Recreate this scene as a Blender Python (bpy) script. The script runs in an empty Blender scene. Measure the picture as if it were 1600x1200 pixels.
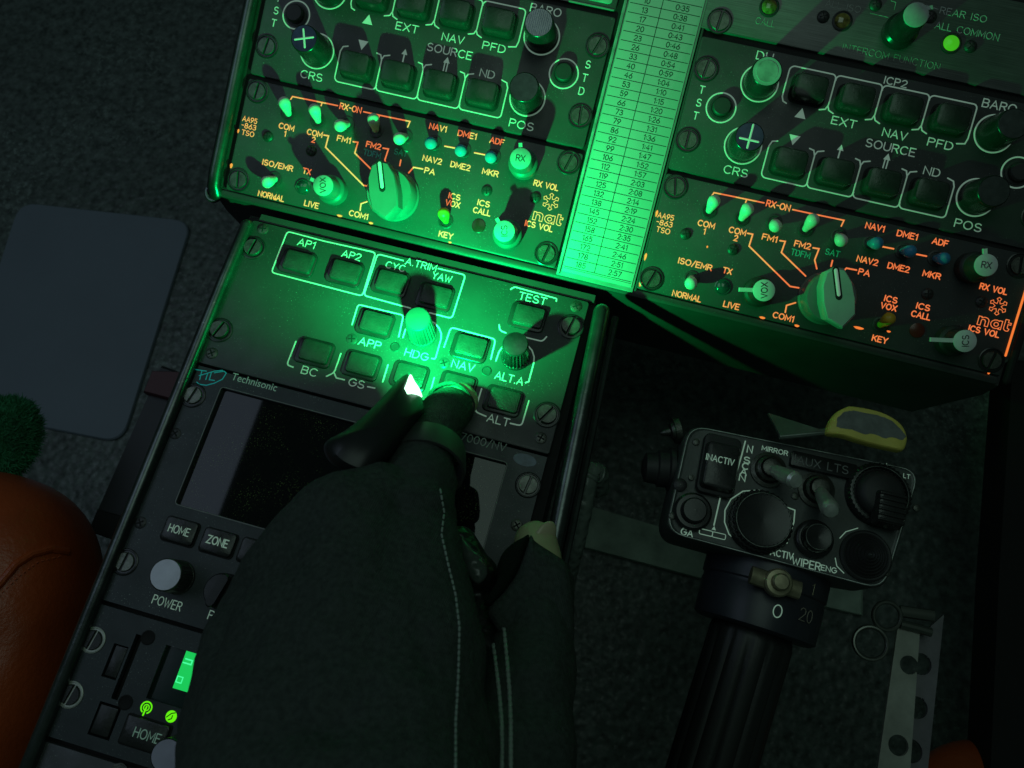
import bpy, bmesh, math, random
from mathutils import Vector, Matrix
random.seed(7)
S = 0.001                                   # everything below is written in millimetres
PI = math.pi
scene = bpy.context.scene
COL = scene.collection

# ------------------------------------------------------------------ camera, lamps, exposure
CAM_R = Matrix(((0.9646421709699384, 0.26327394728027464, -0.012341420899493805),
                (0.24691037426896634, -0.9190824254377377, -0.307120110587371),
                (-0.09219950685721844, 0.29321378537221465, -0.9515907350328145)))
CAM_C = Vector((149.589, -123.430, 304.851))
FOC = 1271.44
cd = bpy.data.cameras.new('camera'); cam = bpy.data.objects.new('camera', cd); COL.objects.link(cam)
M = Matrix((CAM_R[0], -CAM_R[1], -CAM_R[2])).transposed().to_4x4()
M.translation = CAM_C * S
cam.matrix_world = M
cd.sensor_width = 36; cd.lens = 36 * FOC / 1600; cd.clip_start = 0.005; cd.clip_end = 20
cd.dof.use_dof = True; cd.dof.focus_distance = 0.315; cd.dof.aperture_fstop = 22
scene.camera = cam

w = bpy.data.worlds.new('World'); scene.world = w; w.use_nodes = True
bg = w.node_tree.nodes['Background']; bg.inputs[0].default_value = (0.46, 0.82, 0.66, 1); bg.inputs[1].default_value = 0.024
scene.view_settings.view_transform = 'Standard'; scene.view_settings.look = 'None'
scene.view_settings.exposure = 0; scene.view_settings.gamma = 1; scene.view_settings.use_curve_mapping = False
scene.render.engine = 'CYCLES'
scene.cycles.max_bounces = 6
scene.cycles.sample_clamp_indirect = 2.0

def lamp(name, kind, loc, energy, color, to=None, **kw):
    l = bpy.data.lights.new(name, kind); l.energy = energy; l.color = color
    for k, v in kw.items(): setattr(l, k, v)
    o = bpy.data.objects.new(name, l); COL.objects.link(o); o.location = Vector(loc) * S
    if to is not None:
        o.rotation_euler = (Vector(to) - Vector(loc)).to_track_quat('-Z', 'Y').to_euler()
    return o
# dim dusk light through the side window, upper left of the picture
lamp('window_glow', 'AREA', (-400, -20, 560), 0.38, (0.60, 0.78, 1.0), to=(-399, -20, 0), shape='RECTANGLE', size=0.5, size_y=0.40)
# unseen overhead fill added for dim ambient and a sheen on the panels
lamp('overhead_fill', 'AREA', (150, 90, 760), 0.42, (0.66, 0.98, 0.84), to=(150.5, 90, 0), shape='RECTANGLE', size=0.5, size_y=0.4)

# ------------------------------------------------------------------ planes and pixel -> place
TILT = 0.388
PLANE = {'L': (Vector((0, 0, 0)), Matrix.Identity(3)),
         'U': (Vector((-17.68, 64.15, 14.70)), Matrix.Rotation(TILT, 3, 'X'))}
DX = 181.0                                  # spacing of the two columns of the upper console

def at(pl, p, h=0.0):
    """local (u, v) on plane pl, h mm above it, of the thing seen at photograph pixel p"""
    o, B = PLANE[pl]
    d = CAM_R.transposed() @ Vector(((p[0] - 800) / FOC, (p[1] - 600) / FOC, 1))
    n = B @ Vector((0, 0, 1))
    t = ((o - CAM_C).dot(n) + h) / d.dot(n)
    q = B.transposed() @ (CAM_C + t * d - o)
    return (q.x, q.y)
def atw(p, z):
    q = at('L', p, z); return Vector((q[0], q[1], z))
def win(ox, oy, s): return lambda X, Y: (ox + X / s, oy + Y / s)
a1 = win(330, 0, 4); a2 = win(630, 0, 4); a3 = win(940, 0, 4); a4 = win(1200, 0, 4)
a5 = win(330, 220, 4); a6 = win(630, 220, 4); a7 = win(940, 270, 4); a8 = win(1200, 270, 4)
b1 = win(260, 420, 4); b2 = win(560, 420, 4); b3 = win(160, 700, 4); b4 = win(30, 900, 4); b5 = win(560, 700, 4)
b6 = win(980, 600, 3.2); b7 = win(1000, 825, 3.2)
def R_(p, h=0):                              # right column of the upper console, in the column's own coordinates
    q = at('U', p, h); return (q[0] - DX, q[1])

# ------------------------------------------------------------------ materials
def mat(name, col, rough=0.5, metal=0.0, spec=0.5, emit=None, es=1.0, bump=0.0, bscale=300.0, bdetail=4,
        var=0.0, vscale=60.0, speck=0.0, sscale=900.0, scol=(0.35, 0.38, 0.34), coat=0.0, sheen=0.0, wave=0.0, wscale=1500.0, rvar=0.0, alpha_t=0.0, vor=False, brush=0.0, sp0=0.66):
    m = bpy.data.materials.new(name); m.use_nodes = True
    nt = m.node_tree; N = nt.nodes; Lk = nt.links
    b = N['Principled BSDF']
    b.inputs['Base Color'].default_value = (*col, 1); b.inputs['Roughness'].default_value = rough
    b.inputs['Metallic'].default_value = metal; b.inputs['Specular IOR Level'].default_value = spec
    b.inputs['Coat Weight'].default_value = coat
    if sheen:
        b.inputs['Sheen Weight'].default_value = sheen
    if alpha_t: b.inputs['Transmission Weight'].default_value = alpha_t
    if emit:
        b.inputs['Emission Color'].default_value = (*emit, 1); b.inputs['Emission Strength'].default_value = es
    tc = N.new('ShaderNodeTexCoord')
    src = tc.outputs['Object']
    colsock = None
    def noise(sc, det=4, rgh=0.6):
        n = N.new('ShaderNodeTexNoise'); n.inputs['Scale'].default_value = sc; n.inputs['Detail'].default_value = det; n.inputs['Roughness'].default_value = rgh
        Lk.new(src, n.inputs['Vector']); return n
    def ramp(sock, p0, p1):
        r = N.new('ShaderNodeMapRange'); r.inputs[1].default_value = p0; r.inputs[2].default_value = p1
        Lk.new(sock, r.inputs[0]); return r.outputs[0]
    if var:
        n = noise(vscale, 5)
        mx = N.new('ShaderNodeMix'); mx.data_type = 'RGBA'
        mx.inputs[6].default_value = (*[c * (1 - var) for c in col], 1); mx.inputs[7].default_value = (*[min(1, c * (1 + var)) for c in col], 1)
        Lk.new(ramp(n.outputs[0], 0.3, 0.7), mx.inputs[0]); colsock = mx.outputs[2]
    if speck:
        n1 = noise(sscale, 2); n2 = noise(sscale * 0.035, 3)
        k = N.new('ShaderNodeMath'); k.operation = 'MULTIPLY'
        Lk.new(ramp(n1.outputs[0], sp0, sp0 + .08), k.inputs[0]); Lk.new(ramp(n2.outputs[0], 0.42, 0.66), k.inputs[1])
        k2 = N.new('ShaderNodeMath'); k2.operation = 'MULTIPLY'; k2.inputs[1].default_value = speck; Lk.new(k.outputs[0], k2.inputs[0])
        mx = N.new('ShaderNodeMix'); mx.data_type = 'RGBA'
        if colsock: Lk.new(colsock, mx.inputs[6])
        else: mx.inputs[6].default_value = (*col, 1)
        mx.inputs[7].default_value = (*scol, 1); Lk.new(k2.outputs[0], mx.inputs[0]); colsock = mx.outputs[2]
    if colsock: Lk.new(colsock, b.inputs['Base Color'])
    if rvar:
        n = noise(vscale * 1.7, 4)
        r = N.new('ShaderNodeMapRange'); r.inputs[1].default_value = 0.3; r.inputs[2].default_value = 0.7
        r.inputs[3].default_value = max(0.02, rough - rvar); r.inputs[4].default_value = min(1, rough + rvar)
        Lk.new(n.outputs[0], r.inputs[0]); Lk.new(r.outputs[0], b.inputs['Roughness'])
    hs = None
    if bump:
        if vor:
            n = N.new('ShaderNodeTexVoronoi'); n.inputs['Scale'].default_value = bscale; n.feature = 'SMOOTH_F1'
            Lk.new(src, n.inputs['Vector'])
        else: n = noise(bscale, bdetail)
        bp = N.new('ShaderNodeBump'); bp.inputs['Strength'].default_value = bump; bp.inputs['Distance'].default_value = 0.001
        Lk.new(n.outputs[0], bp.inputs['Height']); Lk.new(bp.outputs[0], b.inputs['Normal']); hs = bp
    if brush:                               # grain drawn along the panel's length
        mp = N.new('ShaderNodeMapping'); mp.inputs['Scale'].default_value = (60, 4500, 60); Lk.new(src, mp.inputs[0])
        n = N.new('ShaderNodeTexNoise'); n.inputs['Scale'].default_value = 1; n.inputs['Detail'].default_value = 6; Lk.new(mp.outputs[0], n.inputs['Vector'])
        r = N.new('ShaderNodeMapRange'); r.inputs[1].default_value = 0.3; r.inputs[2].default_value = 0.7; r.inputs[3].default_value = 1 - brush; r.inputs[4].default_value = 1 + brush
        Lk.new(n.outputs[0], r.inputs[0])
        vm = N.new('ShaderNodeVectorMath'); vm.operation = 'SCALE'
        if colsock: Lk.new(colsock, vm.inputs[0])
        else: vm.inputs[0].default_value = col
        Lk.new(r.outputs[0], vm.inputs['Scale']); Lk.new(vm.outputs[0], b.inputs['Base Color'])
    if wave:
        n = N.new('ShaderNodeTexWave'); n.inputs['Scale'].default_value = wscale; n.inputs['Distortion'].default_value = 2.5; n.inputs['Detail'].default_value = 2
        n.inputs['Detail Scale'].default_value = 3
        Lk.new(src, n.inputs['Vector'])
        bp = N.new('ShaderNodeBump'); bp.inputs['Strength'].default_value = wave; bp.inputs['Distance'].default_value = 0.0006
        Lk.new(n.outputs[0], bp.inputs['Height'])
        if hs: Lk.new(hs.outputs[0], bp.inputs['Normal'])
        Lk.new(bp.outputs[0], b.inputs['Normal'])
    return m

PANEL = mat('black_panel_paint', (0.052, 0.056, 0.056), 0.42, bump=0.05, bscale=2200, var=0.18, vscale=45, speck=0.7, sscale=1700, rvar=0.1, scol=(.4, .45, .4), sp0=.64)
PANEL_AP = mat('autopilot_panel_paint', (0.052, 0.056, 0.056), 0.40, bump=0.06, bscale=1500, var=0.15, vscale=40, speck=0.6, sscale=1500, rvar=0.1, scol=(.42, .46, .42), sp0=.64)
PANEL_LOW = mat('radio_panel_paint', (0.046, 0.055, 0.060), 0.46, spec=0.4, bump=0.05, bscale=1500, var=0.25, vscale=50, speck=0.8, sscale=1500, sp0=.63, scol=(.4, .46, .42), rvar=0.06)
BRUSHED = mat('brushed_dark_metal', (0.12, 0.13, 0.125), 0.40, metal=0.4, var=0.2, vscale=30, brush=0.35)
HOUS = mat('housing_paint', (0.040, 0.042, 0.041), 0.5, bump=0.1, bscale=500, var=0.2, vscale=40)
GAP = mat('gap_black', (0.008, 0.008, 0.008), 0.8)
WHITE = mat('white_engraving', (0.62, 0.66, 0.62), 0.6, var=0.12, vscale=300, emit=(0.5, 0.85, 0.62), es=0.15)  # faint glow added to keep the lettering bright in shade
GREYTXT = mat('grey_engraving', (0.42, 0.46, 0.44), 0.6, var=0.3, vscale=500)
FAINT = mat('worn_engraving', (0.30, 0.33, 0.30), 0.6, var=0.5, vscale=700)
ORANGE = mat('backlit_orange_legend', (0.34, 0.30, 0.24), 0.6, emit=(1.0, 0.20, 0.045), es=0.85)
LEAK = mat('orange_backlight', (0.5, 0.2, 0.1), 0.6, emit=(1.0, 0.20, 0.03), es=0.9)
CYAN = mat('cyan_lettering', (0.10, 0.42, 0.42), 0.6)
LOGOC = mat('cyan_logo_print', (0.05, 0.62, 0.66), 0.5, emit=(0.0, 0.5, 0.5), es=.12)  # glow stands in for green torch light on the logo
BLACK = mat('black_plastic', (0.020, 0.021, 0.021), 0.27, bump=0.03, bscale=1500, var=0.2, vscale=200)
BLACKM = mat('black_matt_plastic', (0.026, 0.027, 0.027), 0.55, bump=0.08, bscale=1800, var=0.2, vscale=150)
BTN = mat('button_black', (0.026, 0.027, 0.026), 0.30, bump=0.08, bscale=900, rvar=0.12, vscale=120)
CAPBTN = mat('autopilot_key_cap', (0.036, 0.039, 0.037), 0.35, bump=0.25, bscale=1400, var=0.2, vscale=300)
SCREWM = mat('screw_steel', (0.13, 0.135, 0.12), 0.40, metal=0.82, bump=0.2, bscale=1500, var=0.35, vscale=350)
SCREWL = mat('worn_screw_steel', (0.26, 0.27, 0.24), 0.42, metal=0.6, bump=0.3, bscale=1500, var=0.4, vscale=350)
SCREWD = mat('screw_black_oxide', (0.05, 0.05, 0.05), 0.42, metal=0.4, bump=0.2, bscale=1500)
CABLE = mat('wrinkled_sheath', (0.13, 0.16, 0.14), 0.33, bump=1.0, bscale=330, vor=True)
BRIGHT = mat('bright_steel', (0.72, 0.76, 0.70), 0.42, metal=0.75, var=0.15, vscale=300, rvar=0.1)
CAPMET = mat('brushed_cap', (0.24, 0.25, 0.27), 0.36, metal=1.0, var=0.12, vscale=200, wave=0.2, wscale=400)
CAPSIL = mat('silver_cap', (0.52, 0.53, 0.56), 0.4, metal=0.6, var=0.1, vscale=200)
CAPDARK = mat('dark_cap', (0.08, 0.085, 0.09), 0.40, metal=0.95, var=0.3, vscale=250)
CAPBLUE = mat('blue_black_cap', (0.045, 0.055, 0.09), 0.36, metal=0.9, var=0.2, vscale=250)
CAPPALE = mat('pale_cap', (0.37, 0.42, 0.41), 0.55, var=0.15, vscale=250)
CAPGREY = mat('worn_grey_cap', (0.34, 0.36, 0.35), 0.6, var=0.35, vscale=250)
LAV = mat('lavender_cap', (0.42, 0.40, 0.52), 0.45, var=0.08, vscale=150)
TOGW = mat('white_toggle_sleeve', (0.72, 0.72, 0.66), 0.42, var=0.08, vscale=200)
TOGB = mat('blue_toggle_sleeve', (0.045, 0.26, 0.48), 0.4, var=0.1, vscale=200)
TOGY = mat('yellow_toggle_sleeve', (0.62, 0.40, 0.03), 0.4, var=0.1, vscale=200)
KNOBR = mat('grey_ribbed_knob', (0.065, 0.07, 0.068), 0.45, var=0.1, vscale=100)
KNOBG = mat('grey_pointer_knob', (0.15, 0.16, 0.16), 0.40, var=0.1, vscale=100, bump=0.03, bscale=900)
PAPER = mat('laminated_paper', (0.46, 0.50, 0.48), 0.32, var=0.05, vscale=60, bump=0.03, bscale=120, coat=0.3)
INK = mat('black_ink', (0.03, 0.03, 0.03), 0.7)
FRAMEM = mat('chart_frame', (0.26, 0.27, 0.26), 0.45, var=0.25, vscale=120)
TUBE = mat('worn_grey_tube', (0.12, 0.135, 0.132), 0.30, metal=0.88, var=0.35, vscale=90, speck=0.7, sscale=350, bump=0.08, bscale=300)
GLASS = mat('dark_screen_glass', (0.006, 0.007, 0.008), 0.03, speck=0.8, sscale=2000, scol=(0.24, 0.34, 0.10), sp0=0.62)
LEDG = mat('lit_green_lamp', (0.02, 0.2, 0.02), 0.3, emit=(0.10, 0.85, 0.02), es=0.42, var=0.5, vscale=500)
LEDDIM = mat('unlit_amber_lamp', (0.16, 0.15, 0.03), 0.12, coat=1.0, var=0.8, vscale=500)
LEDDARK = mat('dark_green_lamp', (0.012, 0.06, 0.055), 0.15, coat=1.0)
LEDRED = mat('dark_red_lamp', (0.12, 0.018, 0.012), 0.25)
SCRG = mat('green_display', (0.0, 0.1, 0.03), 0.4, emit=(0.01, 0.75, 0.12), es=0.75, var=0.3, vscale=300)
SCRT = mat('display_marks', (0.0, 0.1, 0.03), 0.4, emit=(0.06, 1.0, 0.35), es=1.0)
ICON = mat('green_icon', (0.02, 0.2, 0.02), 0.4, emit=(0.14, 0.95, 0.0), es=0.9)
LENS = mat('lit_torch_lens', (0.8, 0.9, 0.85), 0.2, emit=(0.45, 1.0, 0.62), es=3.2)
GUSSET = mat('gusset_leather', (0.012, 0.015, 0.013), 0.36, bump=0.7, bscale=420, bdetail=3, vor=True)
INNER = mat('glove_lining', (0.008, 0.014, 0.010), 0.9, bump=0.8, bscale=500, spec=0.1)
SKIN = mat('skin', (0.44, 0.40, 0.24), 0.5, var=0.08, vscale=180, bump=0.12, bscale=900)
NAIL = mat('nail', (0.50, 0.46, 0.29), 0.28)
FABRIC = mat('glove_knit', (0.050, 0.063, 0.056), 0.9, bump=0.6, spec=0.15, bscale=520, bdetail=8, var=0.28, vscale=620, wave=0.4, wscale=560, speck=0.3, sscale=1300, scol=(0.14, 0.17, 0.15), sp0=.63)
LEATHER = mat('black_leather', (0.060, 0.075, 0.066), 0.26, bump=0.7, bscale=420, bdetail=3, vor=True)
STITCH = mat('grey_thread', (0.26, 0.32, 0.29), 0.6)
RUBBER = mat('floor_rubber', (0.086, 0.105, 0.098), 0.46, bump=1.0, bscale=210, vor=True, var=0.6, vscale=190, rvar=0.15, speck=.55, sscale=330, scol=(.26, .32, .30), sp0=.56)  # pale specks and mottling paint the glints on the pebbles
PADM = mat('grey_heel_pad', (0.160, 0.188, 0.232), 0.55, var=0.05, vscale=15, bump=0.06, bscale=400)
REDL = mat('red_leather', (0.36, 0.062, 0.013), 0.34, bump=0.25, bscale=500, bdetail=3, var=0.2, vscale=25)
FLEECE = mat('green_lit_fleece', (0.022, 0.17, 0.065), 0.9, var=0.5, vscale=80)  # green light painted into the wool colour
YELLOW = mat('yellow_paint', (0.66, 0.60, 0.12), 0.5, var=0.15, vscale=120)
WORN = mat('worn_to_metal', (0.15, 0.17, 0.155), 0.5, var=0.25, vscale=300)
HEADM = mat('collective_face', (0.060, 0.070, 0.064), 0.36, bump=0.06, bscale=900, var=0.25, vscale=120)
HOLLOW = mat('bracket_steel', (0.42, 0.43, 0.38), 0.48, metal=0.5, var=0.25, vscale=60)
MAROON = mat('maroon_label', (0.10, 0.035, 0.045), 0.6)
DARK = mat('dark_cavity', (0.010, 0.010, 0.010), 0.8)
MOTTLE = mat('mottled_floor_strip', (0.30, 0.38, 0.32), 0.6, var=0.45, vscale=42, bump=0.4, bscale=90)

# ------------------------------------------------------------------ mesh helpers (mm, plane-local)
def arc(cx, cy, r, a0, a1, n):
    return [(cx + r * math.cos(a0 + (a1 - a0) * i / n), cy + r * math.sin(a0 + (a1 - a0) * i / n)) for i in range(n + 1)]
def rr_outline(cx, cy, wd, ht, r, n=5):
    r = max(1e-3, min(r, wd / 2 - 1e-3, ht / 2 - 1e-3)); x, y = wd / 2 - r, ht / 2 - r
    o = []
    for sx, sy, a in ((1, 1, 0), (-1, 1, PI / 2), (-1, -1, PI), (1, -1, 1.5 * PI)):
        o += arc(cx + sx * x, cy + sy * y, r, a, a + PI / 2, n)
    return o
def loops(bm, ls, cap0=False, cap1=True, closed=True):
    vs = [[bm.verts.new(p) for p in l] for l in ls]
    n = len(vs[0])
    for a, b in zip(vs, vs[1:]):
        for i in range(n if closed else n - 1):
            j = (i + 1) % n
            try: bm.faces.new((a[i], a[j], b[j], b[i]))
            except ValueError: pass
    if cap0: bm.faces.new(vs[0][::-1])
    if cap1: bm.faces.new(vs[-1])
    return vs
def rrect(bm, cx, cy, wd, ht, r, z0, z1, bev=0.3, taper=0.0, cap0=False):
    ls = []
    def L(ins, z): return [(x, y, z) for x, y in rr_outline(cx, cy, wd - 2 * ins, ht - 2 * ins, r - ins * 0.6)]
    ls.append(L(0, z0)); ls.append(L(taper, z1 - bev)); ls.append(L(taper + bev * 0.3, z1 - bev * 0.3)); ls.append(L(taper + bev, z1))
    loops(bm, ls, cap0)
def prism(bm, out, z0, z1, bev=0.2, cap0=False):
    cx = sum(p[0] for p in out) / len(out); cy = sum(p[1] for p in out) / len(out)
    rad = max(math.hypot(p[0] - cx, p[1] - cy) for p in out)
    k = 1 - bev / rad
    loops(bm, [[(x, y, z0) for x, y in out], [(x, y, z1 - bev) for x, y in out],
               [(cx + (x - cx) * k, cy + (y - cy) * k, z1) for x, y in out]], cap0)
def lathe(bm, cx, cy, prof, n=32, flute=0, depth=0.0, zf=(0, 0)):
    ls = []
    for r, z in prof:
        l = []
        for i in range(n):
            a = 2 * PI * i / n; rr = r
            if flute and zf[0] <= z <= zf[1]: rr = r - depth * (0.5 + 0.5 * math.cos(flute * a))
            l.append((cx + rr * math.cos(a), cy + rr * math.sin(a), z))
        ls.append(l)
    loops(bm, ls, False, prof[-1][0] > 1e-4)
def annulus(bm, cx, cy, r0, r1, z, hgt=0.1, n=40):
    m_ = (r0 + r1) / 2; ls = []
    for r, zz in ((r1, z), (m_ + (r1 - m_) * .6, z + hgt), (m_ - (m_ - r0) * .6, z + hgt), (r0, z)):
        ls.append([(cx + r * math.cos(2 * PI * i / n), cy + r * math.sin(2 * PI * i / n), zz) for i in range(n)])
    loops(bm, ls, False, False)
def ribbon(bm, pts, wd, z, hgt=0.10, xf=None):
    """flat raised stroke with round ends along a 2-D polyline"""
    P = [Vector((p[0], p[1])) for p in pts]
    Q = [P[0]]
    for p in P[1:]:
        if (p - Q[-1]).length > 1e-4: Q.append(p)
    if len(Q) < 2: return
    r = wd / 2
    dirs = [(b - a).normalized() for a, b in zip(Q, Q[1:])]
    rings = []
    def ring(c, nrm, k):
        if k < 1e-3: k = 1e-3
        return [(c.x + nrm.x * s * r * k, c.y + nrm.y * s * r * k, z + hh * hgt * min(1, k + .3)) for s, hh in ((1, 0), (.6, .85), (0, 1), (-.6, .85), (-1, 0))]
    n0 = Vector((-dirs[0].y, dirs[0].x))
    rings.append(ring(Q[0] - dirs[0] * r, n0, 0.25)); rings.append(ring(Q[0] - dirs[0] * r * .6, n0, 0.8)); 
    for i, q in enumerate(Q):
        if i == 0: nn, k = n0, 1
        elif i == len(Q) - 1: nn, k = Vector((-dirs[-1].y, dirs[-1].x)), 1
        else:
            t = (dirs[i - 1] + dirs[i])
            if t.length < 1e-3: t = dirs[i]
            t.normalize(); nn = Vector((-t.y, t.x)); k = min(1.8, 1 / max(0.4, nn.dot(Vector((-dirs[i].y, dirs[i].x)))))
        rings.append(ring(q, nn, k))
    n1 = Vector((-dirs[-1].y, dirs[-1].x))
    rings.append(ring(Q[-1] + dirs[-1] * r * .6, n1, 0.8)); rings.append(ring(Q[-1] + dirs[-1] * r, n1, 0.25))
    if xf: rings = [[xf(p) for p in l] for l in rings]
    loops(bm, rings, False, False, closed=False)
def tube(bm, pts, rad, n=14, cap=True, flat=1.0):
    P = [Vector(p) for p in pts]
    if not hasattr(rad, '__len__'): rad = [rad] * len(P)
    ls = []; up = None
    for i, p in enumerate(P):
        d = (P[min(i + 1, len(P) - 1)] - P[max(i - 1, 0)]).normalized()
        if up is None:
            up = Vector((0, 0, 1)) if abs(d.z) < 0.9 else Vector((0, 1, 0))
        s = d.cross(up).normalized(); up2 = s.cross(d).normalized(); up = up2
        ls.append([tuple(p + s * (rad[i] * math.cos(2 * PI * k / n)) + up2 * (rad[i] * flat * math.sin(2 * PI * k / n))) for k in range(n)])
    loops(bm, ls, cap, cap)
def round_tube(bm, pts, r, n=14):
    P = [Vector(p) for p in pts]
    d0 = (P[1] - P[0]).normalized(); d1 = (P[-1] - P[-2]).normalized()
    q = [P[0] - d0 * r, P[0] - d0 * r * .85, P[0] - d0 * r * .5] + P + [P[-1] + d1 * r * .5, P[-1] + d1 * r * .85, P[-1] + d1 * r]
    rr = [r * .05, r * .5, r * .86] + [r] * len(P) + [r * .86, r * .5, r * .05]
    tube(bm, q, rr, n)
def smooth(pts, n=5):
    o = []; P = [Vector(p) for p in pts]; L_ = len(P)
    for i in range(L_):
        p0, p1, p2, p3 = (P[(i + k) % L_] for k in (-1, 0, 1, 2))
        for k in range(n):
            u = k / n; o.append(tuple(.5 * (2 * p1 + (p2 - p0) * u + (2 * p0 - 5 * p1 + 4 * p2 - p3) * u * u + (3 * p1 - p0 - 3 * p2 + p3) * u ** 3)))
    return o
def boxm(bm, u0, u1, v0, v1, w0, w1, bev=0.0):
    if bev:
        rrect(bm, (u0 + u1) / 2, (v0 + v1) / 2, u1 - u0, v1 - v0, bev, w0, w1, bev, cap0=True)
    else:
        bmesh.ops.create_cube(bm, size=1, matrix=Matrix.Translation(((u0 + u1) / 2, (v0 + v1) / 2, (w0 + w1) / 2)) @ Matrix.Diagonal((u1 - u0, v1 - v0, w1 - w0, 1)))
def plate_hole(bm, u0, u1, v0, v1, z0, z1, holes):
    """flat plate with rectangular openings (cut on a grid) and walls round them"""
    us = sorted({u0, u1, *[h[0] for h in holes], *[h[1] for h in holes]})
    vs = sorted({v0, v1, *[h[2] for h in holes], *[h[3] for h in holes]})
    def inside(i, j):
        if i < 0 or j < 0 or i >= len(us) - 1 or j >= len(vs) - 1: return True
        u = (us[i] + us[i + 1]) / 2; v = (vs[j] + vs[j + 1]) / 2
        return any(h[0] < u < h[1] and h[2] < v < h[3] for h in holes)
    V = {}
    def g(i, j, z):
        if (i, j, z) not in V: V[(i, j, z)] = bm.verts.new((us[i], vs[j], z))
        return V[(i, j, z)]
    for i in range(len(us) - 1):
        for j in range(len(vs) - 1):
            if inside(i, j): continue
            bm.faces.new((g(i, j, z1), g(i + 1, j, z1), g(i + 1, j + 1, z1), g(i, j + 1, z1)))
            for (di, dj, a, b) in ((-1, 0, (i, j), (i, j + 1)), (1, 0, (i + 1, j + 1), (i + 1, j)), (0, -1, (i + 1, j), (i, j)), (0, 1, (i, j + 1), (i + 1, j + 1))):
                if inside(i + di, j + dj):
                    bm.faces.new((g(*a, z1), g(*b, z1), g(*b, z0), g(*a, z0)))

# ------------------------------------------------------------------ single-stroke engraving alphabet (cap height 1)
def _arc(cx, cy, rx, ry, a0, a1, n=8):
    return [(cx + rx * math.cos(math.radians(a0 + (a1 - a0) * i / n)), cy + ry * math.sin(math.radians(a0 + (a1 - a0) * i / n))) for i in range(n + 1)]
G = {
 'A': (.74, [[(0, 0), (.37, 1), (.74, 0)], [(.13, .34), (.61, .34)]]),
 'B': (.62, [[(0, .53), (.38, .53)] + _arc(.38, .765, .22, .235, -90, 90, 6) + [(0, 1), (0, 0), (.38, 0)] + _arc(.38, .265, .24, .265, -90, 90, 6)]),
 'C': (.72, [_arc(.40, .5, .40, .5, 48, 312, 14)]),
 'D': (.68, [[(0, 0), (0, 1), (.3, 1)] + _arc(.28, .5, .40, .5, 90, -90, 10) + [(0, 0)]]),
 'E': (.56, [[(.56, 1), (0, 1), (0, 0), (.56, 0)], [(0, .52), (.46, .52)]]),
 'F': (.54, [[(.54, 1), (0, 1), (0, 0)], [(0, .52), (.44, .52)]]),
 'G': (.76, [_arc(.40, .5, .40, .5, 48, 360, 15) + [(.46, .5)]]),
 'H': (.66, [[(0, 0), (0, 1)], [(.66, 0), (.66, 1)], [(0, .52), (.66, .52)]]),
 'I': (.06, [[(.03, 0), (.03, 1)]]),
 'K': (.64, [[(0, 0), (0, 1)], [(.62, 1), (0, .38)], [(.22, .6), (.64, 0)]]),
 'L': (.52, [[(0, 1), (0, 0), (.52, 0)]]),
 'M': (.80, [[(0, 0), (0, 1), (.40, .25), (.80, 1), (.80, 0)]]),
 'N': (.68, [[(0, 0), (0, 1), (.68, 0), (.68, 1)]]),
 'O': (.80, [_arc(.40, .5, .40, .5, 0, 360, 18)]),
 'P': (.60, [[(0, 0), (0, 1), (.34, 1)] + _arc(.34, .745, .26, .255, 90, -90, 7) + [(0, .49)]]),
 'R': (.62, [[(0, 0), (0, 1), (.36, 1)] + _arc(.36, .75, .25, .25, 90, -90, 7) + [(0, .5)], [(.34, .5), (.62, 0)]]),
 'S': (.62, [_arc(.31, .745, .28, .255, 35, 250, 9) + _arc(.31, .255, .31, .255, 82, -150, 10)]),
 'T': (.64, [[(0, 1), (.64, 1)], [(.32, 1), (.32, 0)]]),
 'U': (.66, [[(0, 1), (0, .33)] + _arc(.33, .33, .33, .33, 180, 360, 9) + [(.66, 1)]]),
 'V': (.70, [[(0, 1), (.35, 0), (.70, 1)]]),
 'W': (.98, [[(0, 1), (.25, 0), (.49, .8), (.73, 0), (.98, 1)]]),
 'X': (.68, [[(0, 1), (.68, 0)], [(.68, 1), (0, 0)]]),
 'Y': (.68, [[(0, 1), (.34, .48), (.68, 1)], [(.34, .48), (.34, 0)]]),
 'Z': (.64, [[(0, 1), (.64, 1), (0, 0), (.64, 0)]]),
 '0': (.62, [_arc(.31, .5, .31, .5, 90, 450, 16)]),
 '1': (.26, [[(0, .8), (.22, 1), (.22, 0)]]),
 '2': (.60, [_arc(.30, .72, .28, .28, 165, -40, 9) + [(0, 0), (.60, 0)]]),
 '3': (.60, [_arc(.28, .76, .26, .24, 150, -90, 8) + _arc(.28, .27, .31, .27, 90, -155, 9)]),
 '4': (.66, [[(.48, 0), (.48, 1), (0, .3), (.66, .3)]]),
 '5': (.60, [[(.54, 1), (.1, 1), (.05, .55)] + _arc(.28, .32, .31, .32, 120, -150, 10)]),
 '6': (.62, [[(.5, 1), (.1, .5)] + _arc(.31, .30, .31, .30, 150, -210, 14)]),
 '7': (.60, [[(0, 1), (.60, 1), (.2, 0)]]),
 '8': (.60, [_arc(.30, .75, .25, .25, -90, 270, 12), _arc(.30, .25, .30, .25, 90, 450, 12)]),
 '9': (.62, [[(.12, 0), (.52, .5)] + _arc(.31, .70, .31, .30, -30, 330, 14)]),
 ':': (.08, [[(.04, .62), (.04, .66)], [(.04, .18), (.04, .22)]]),
 '.': (.08, [[(.04, .0), (.04, .04)]]),
 '/': (.42, [[(0, -.08), (.42, 1.08)]]),
 '-': (.36, [[(0, .5), (.36, .5)]]),
 '|': (.06, [[(.03, -.15), (.03, 1.15)]]),
 ' ': (.34, []),
}
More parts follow.
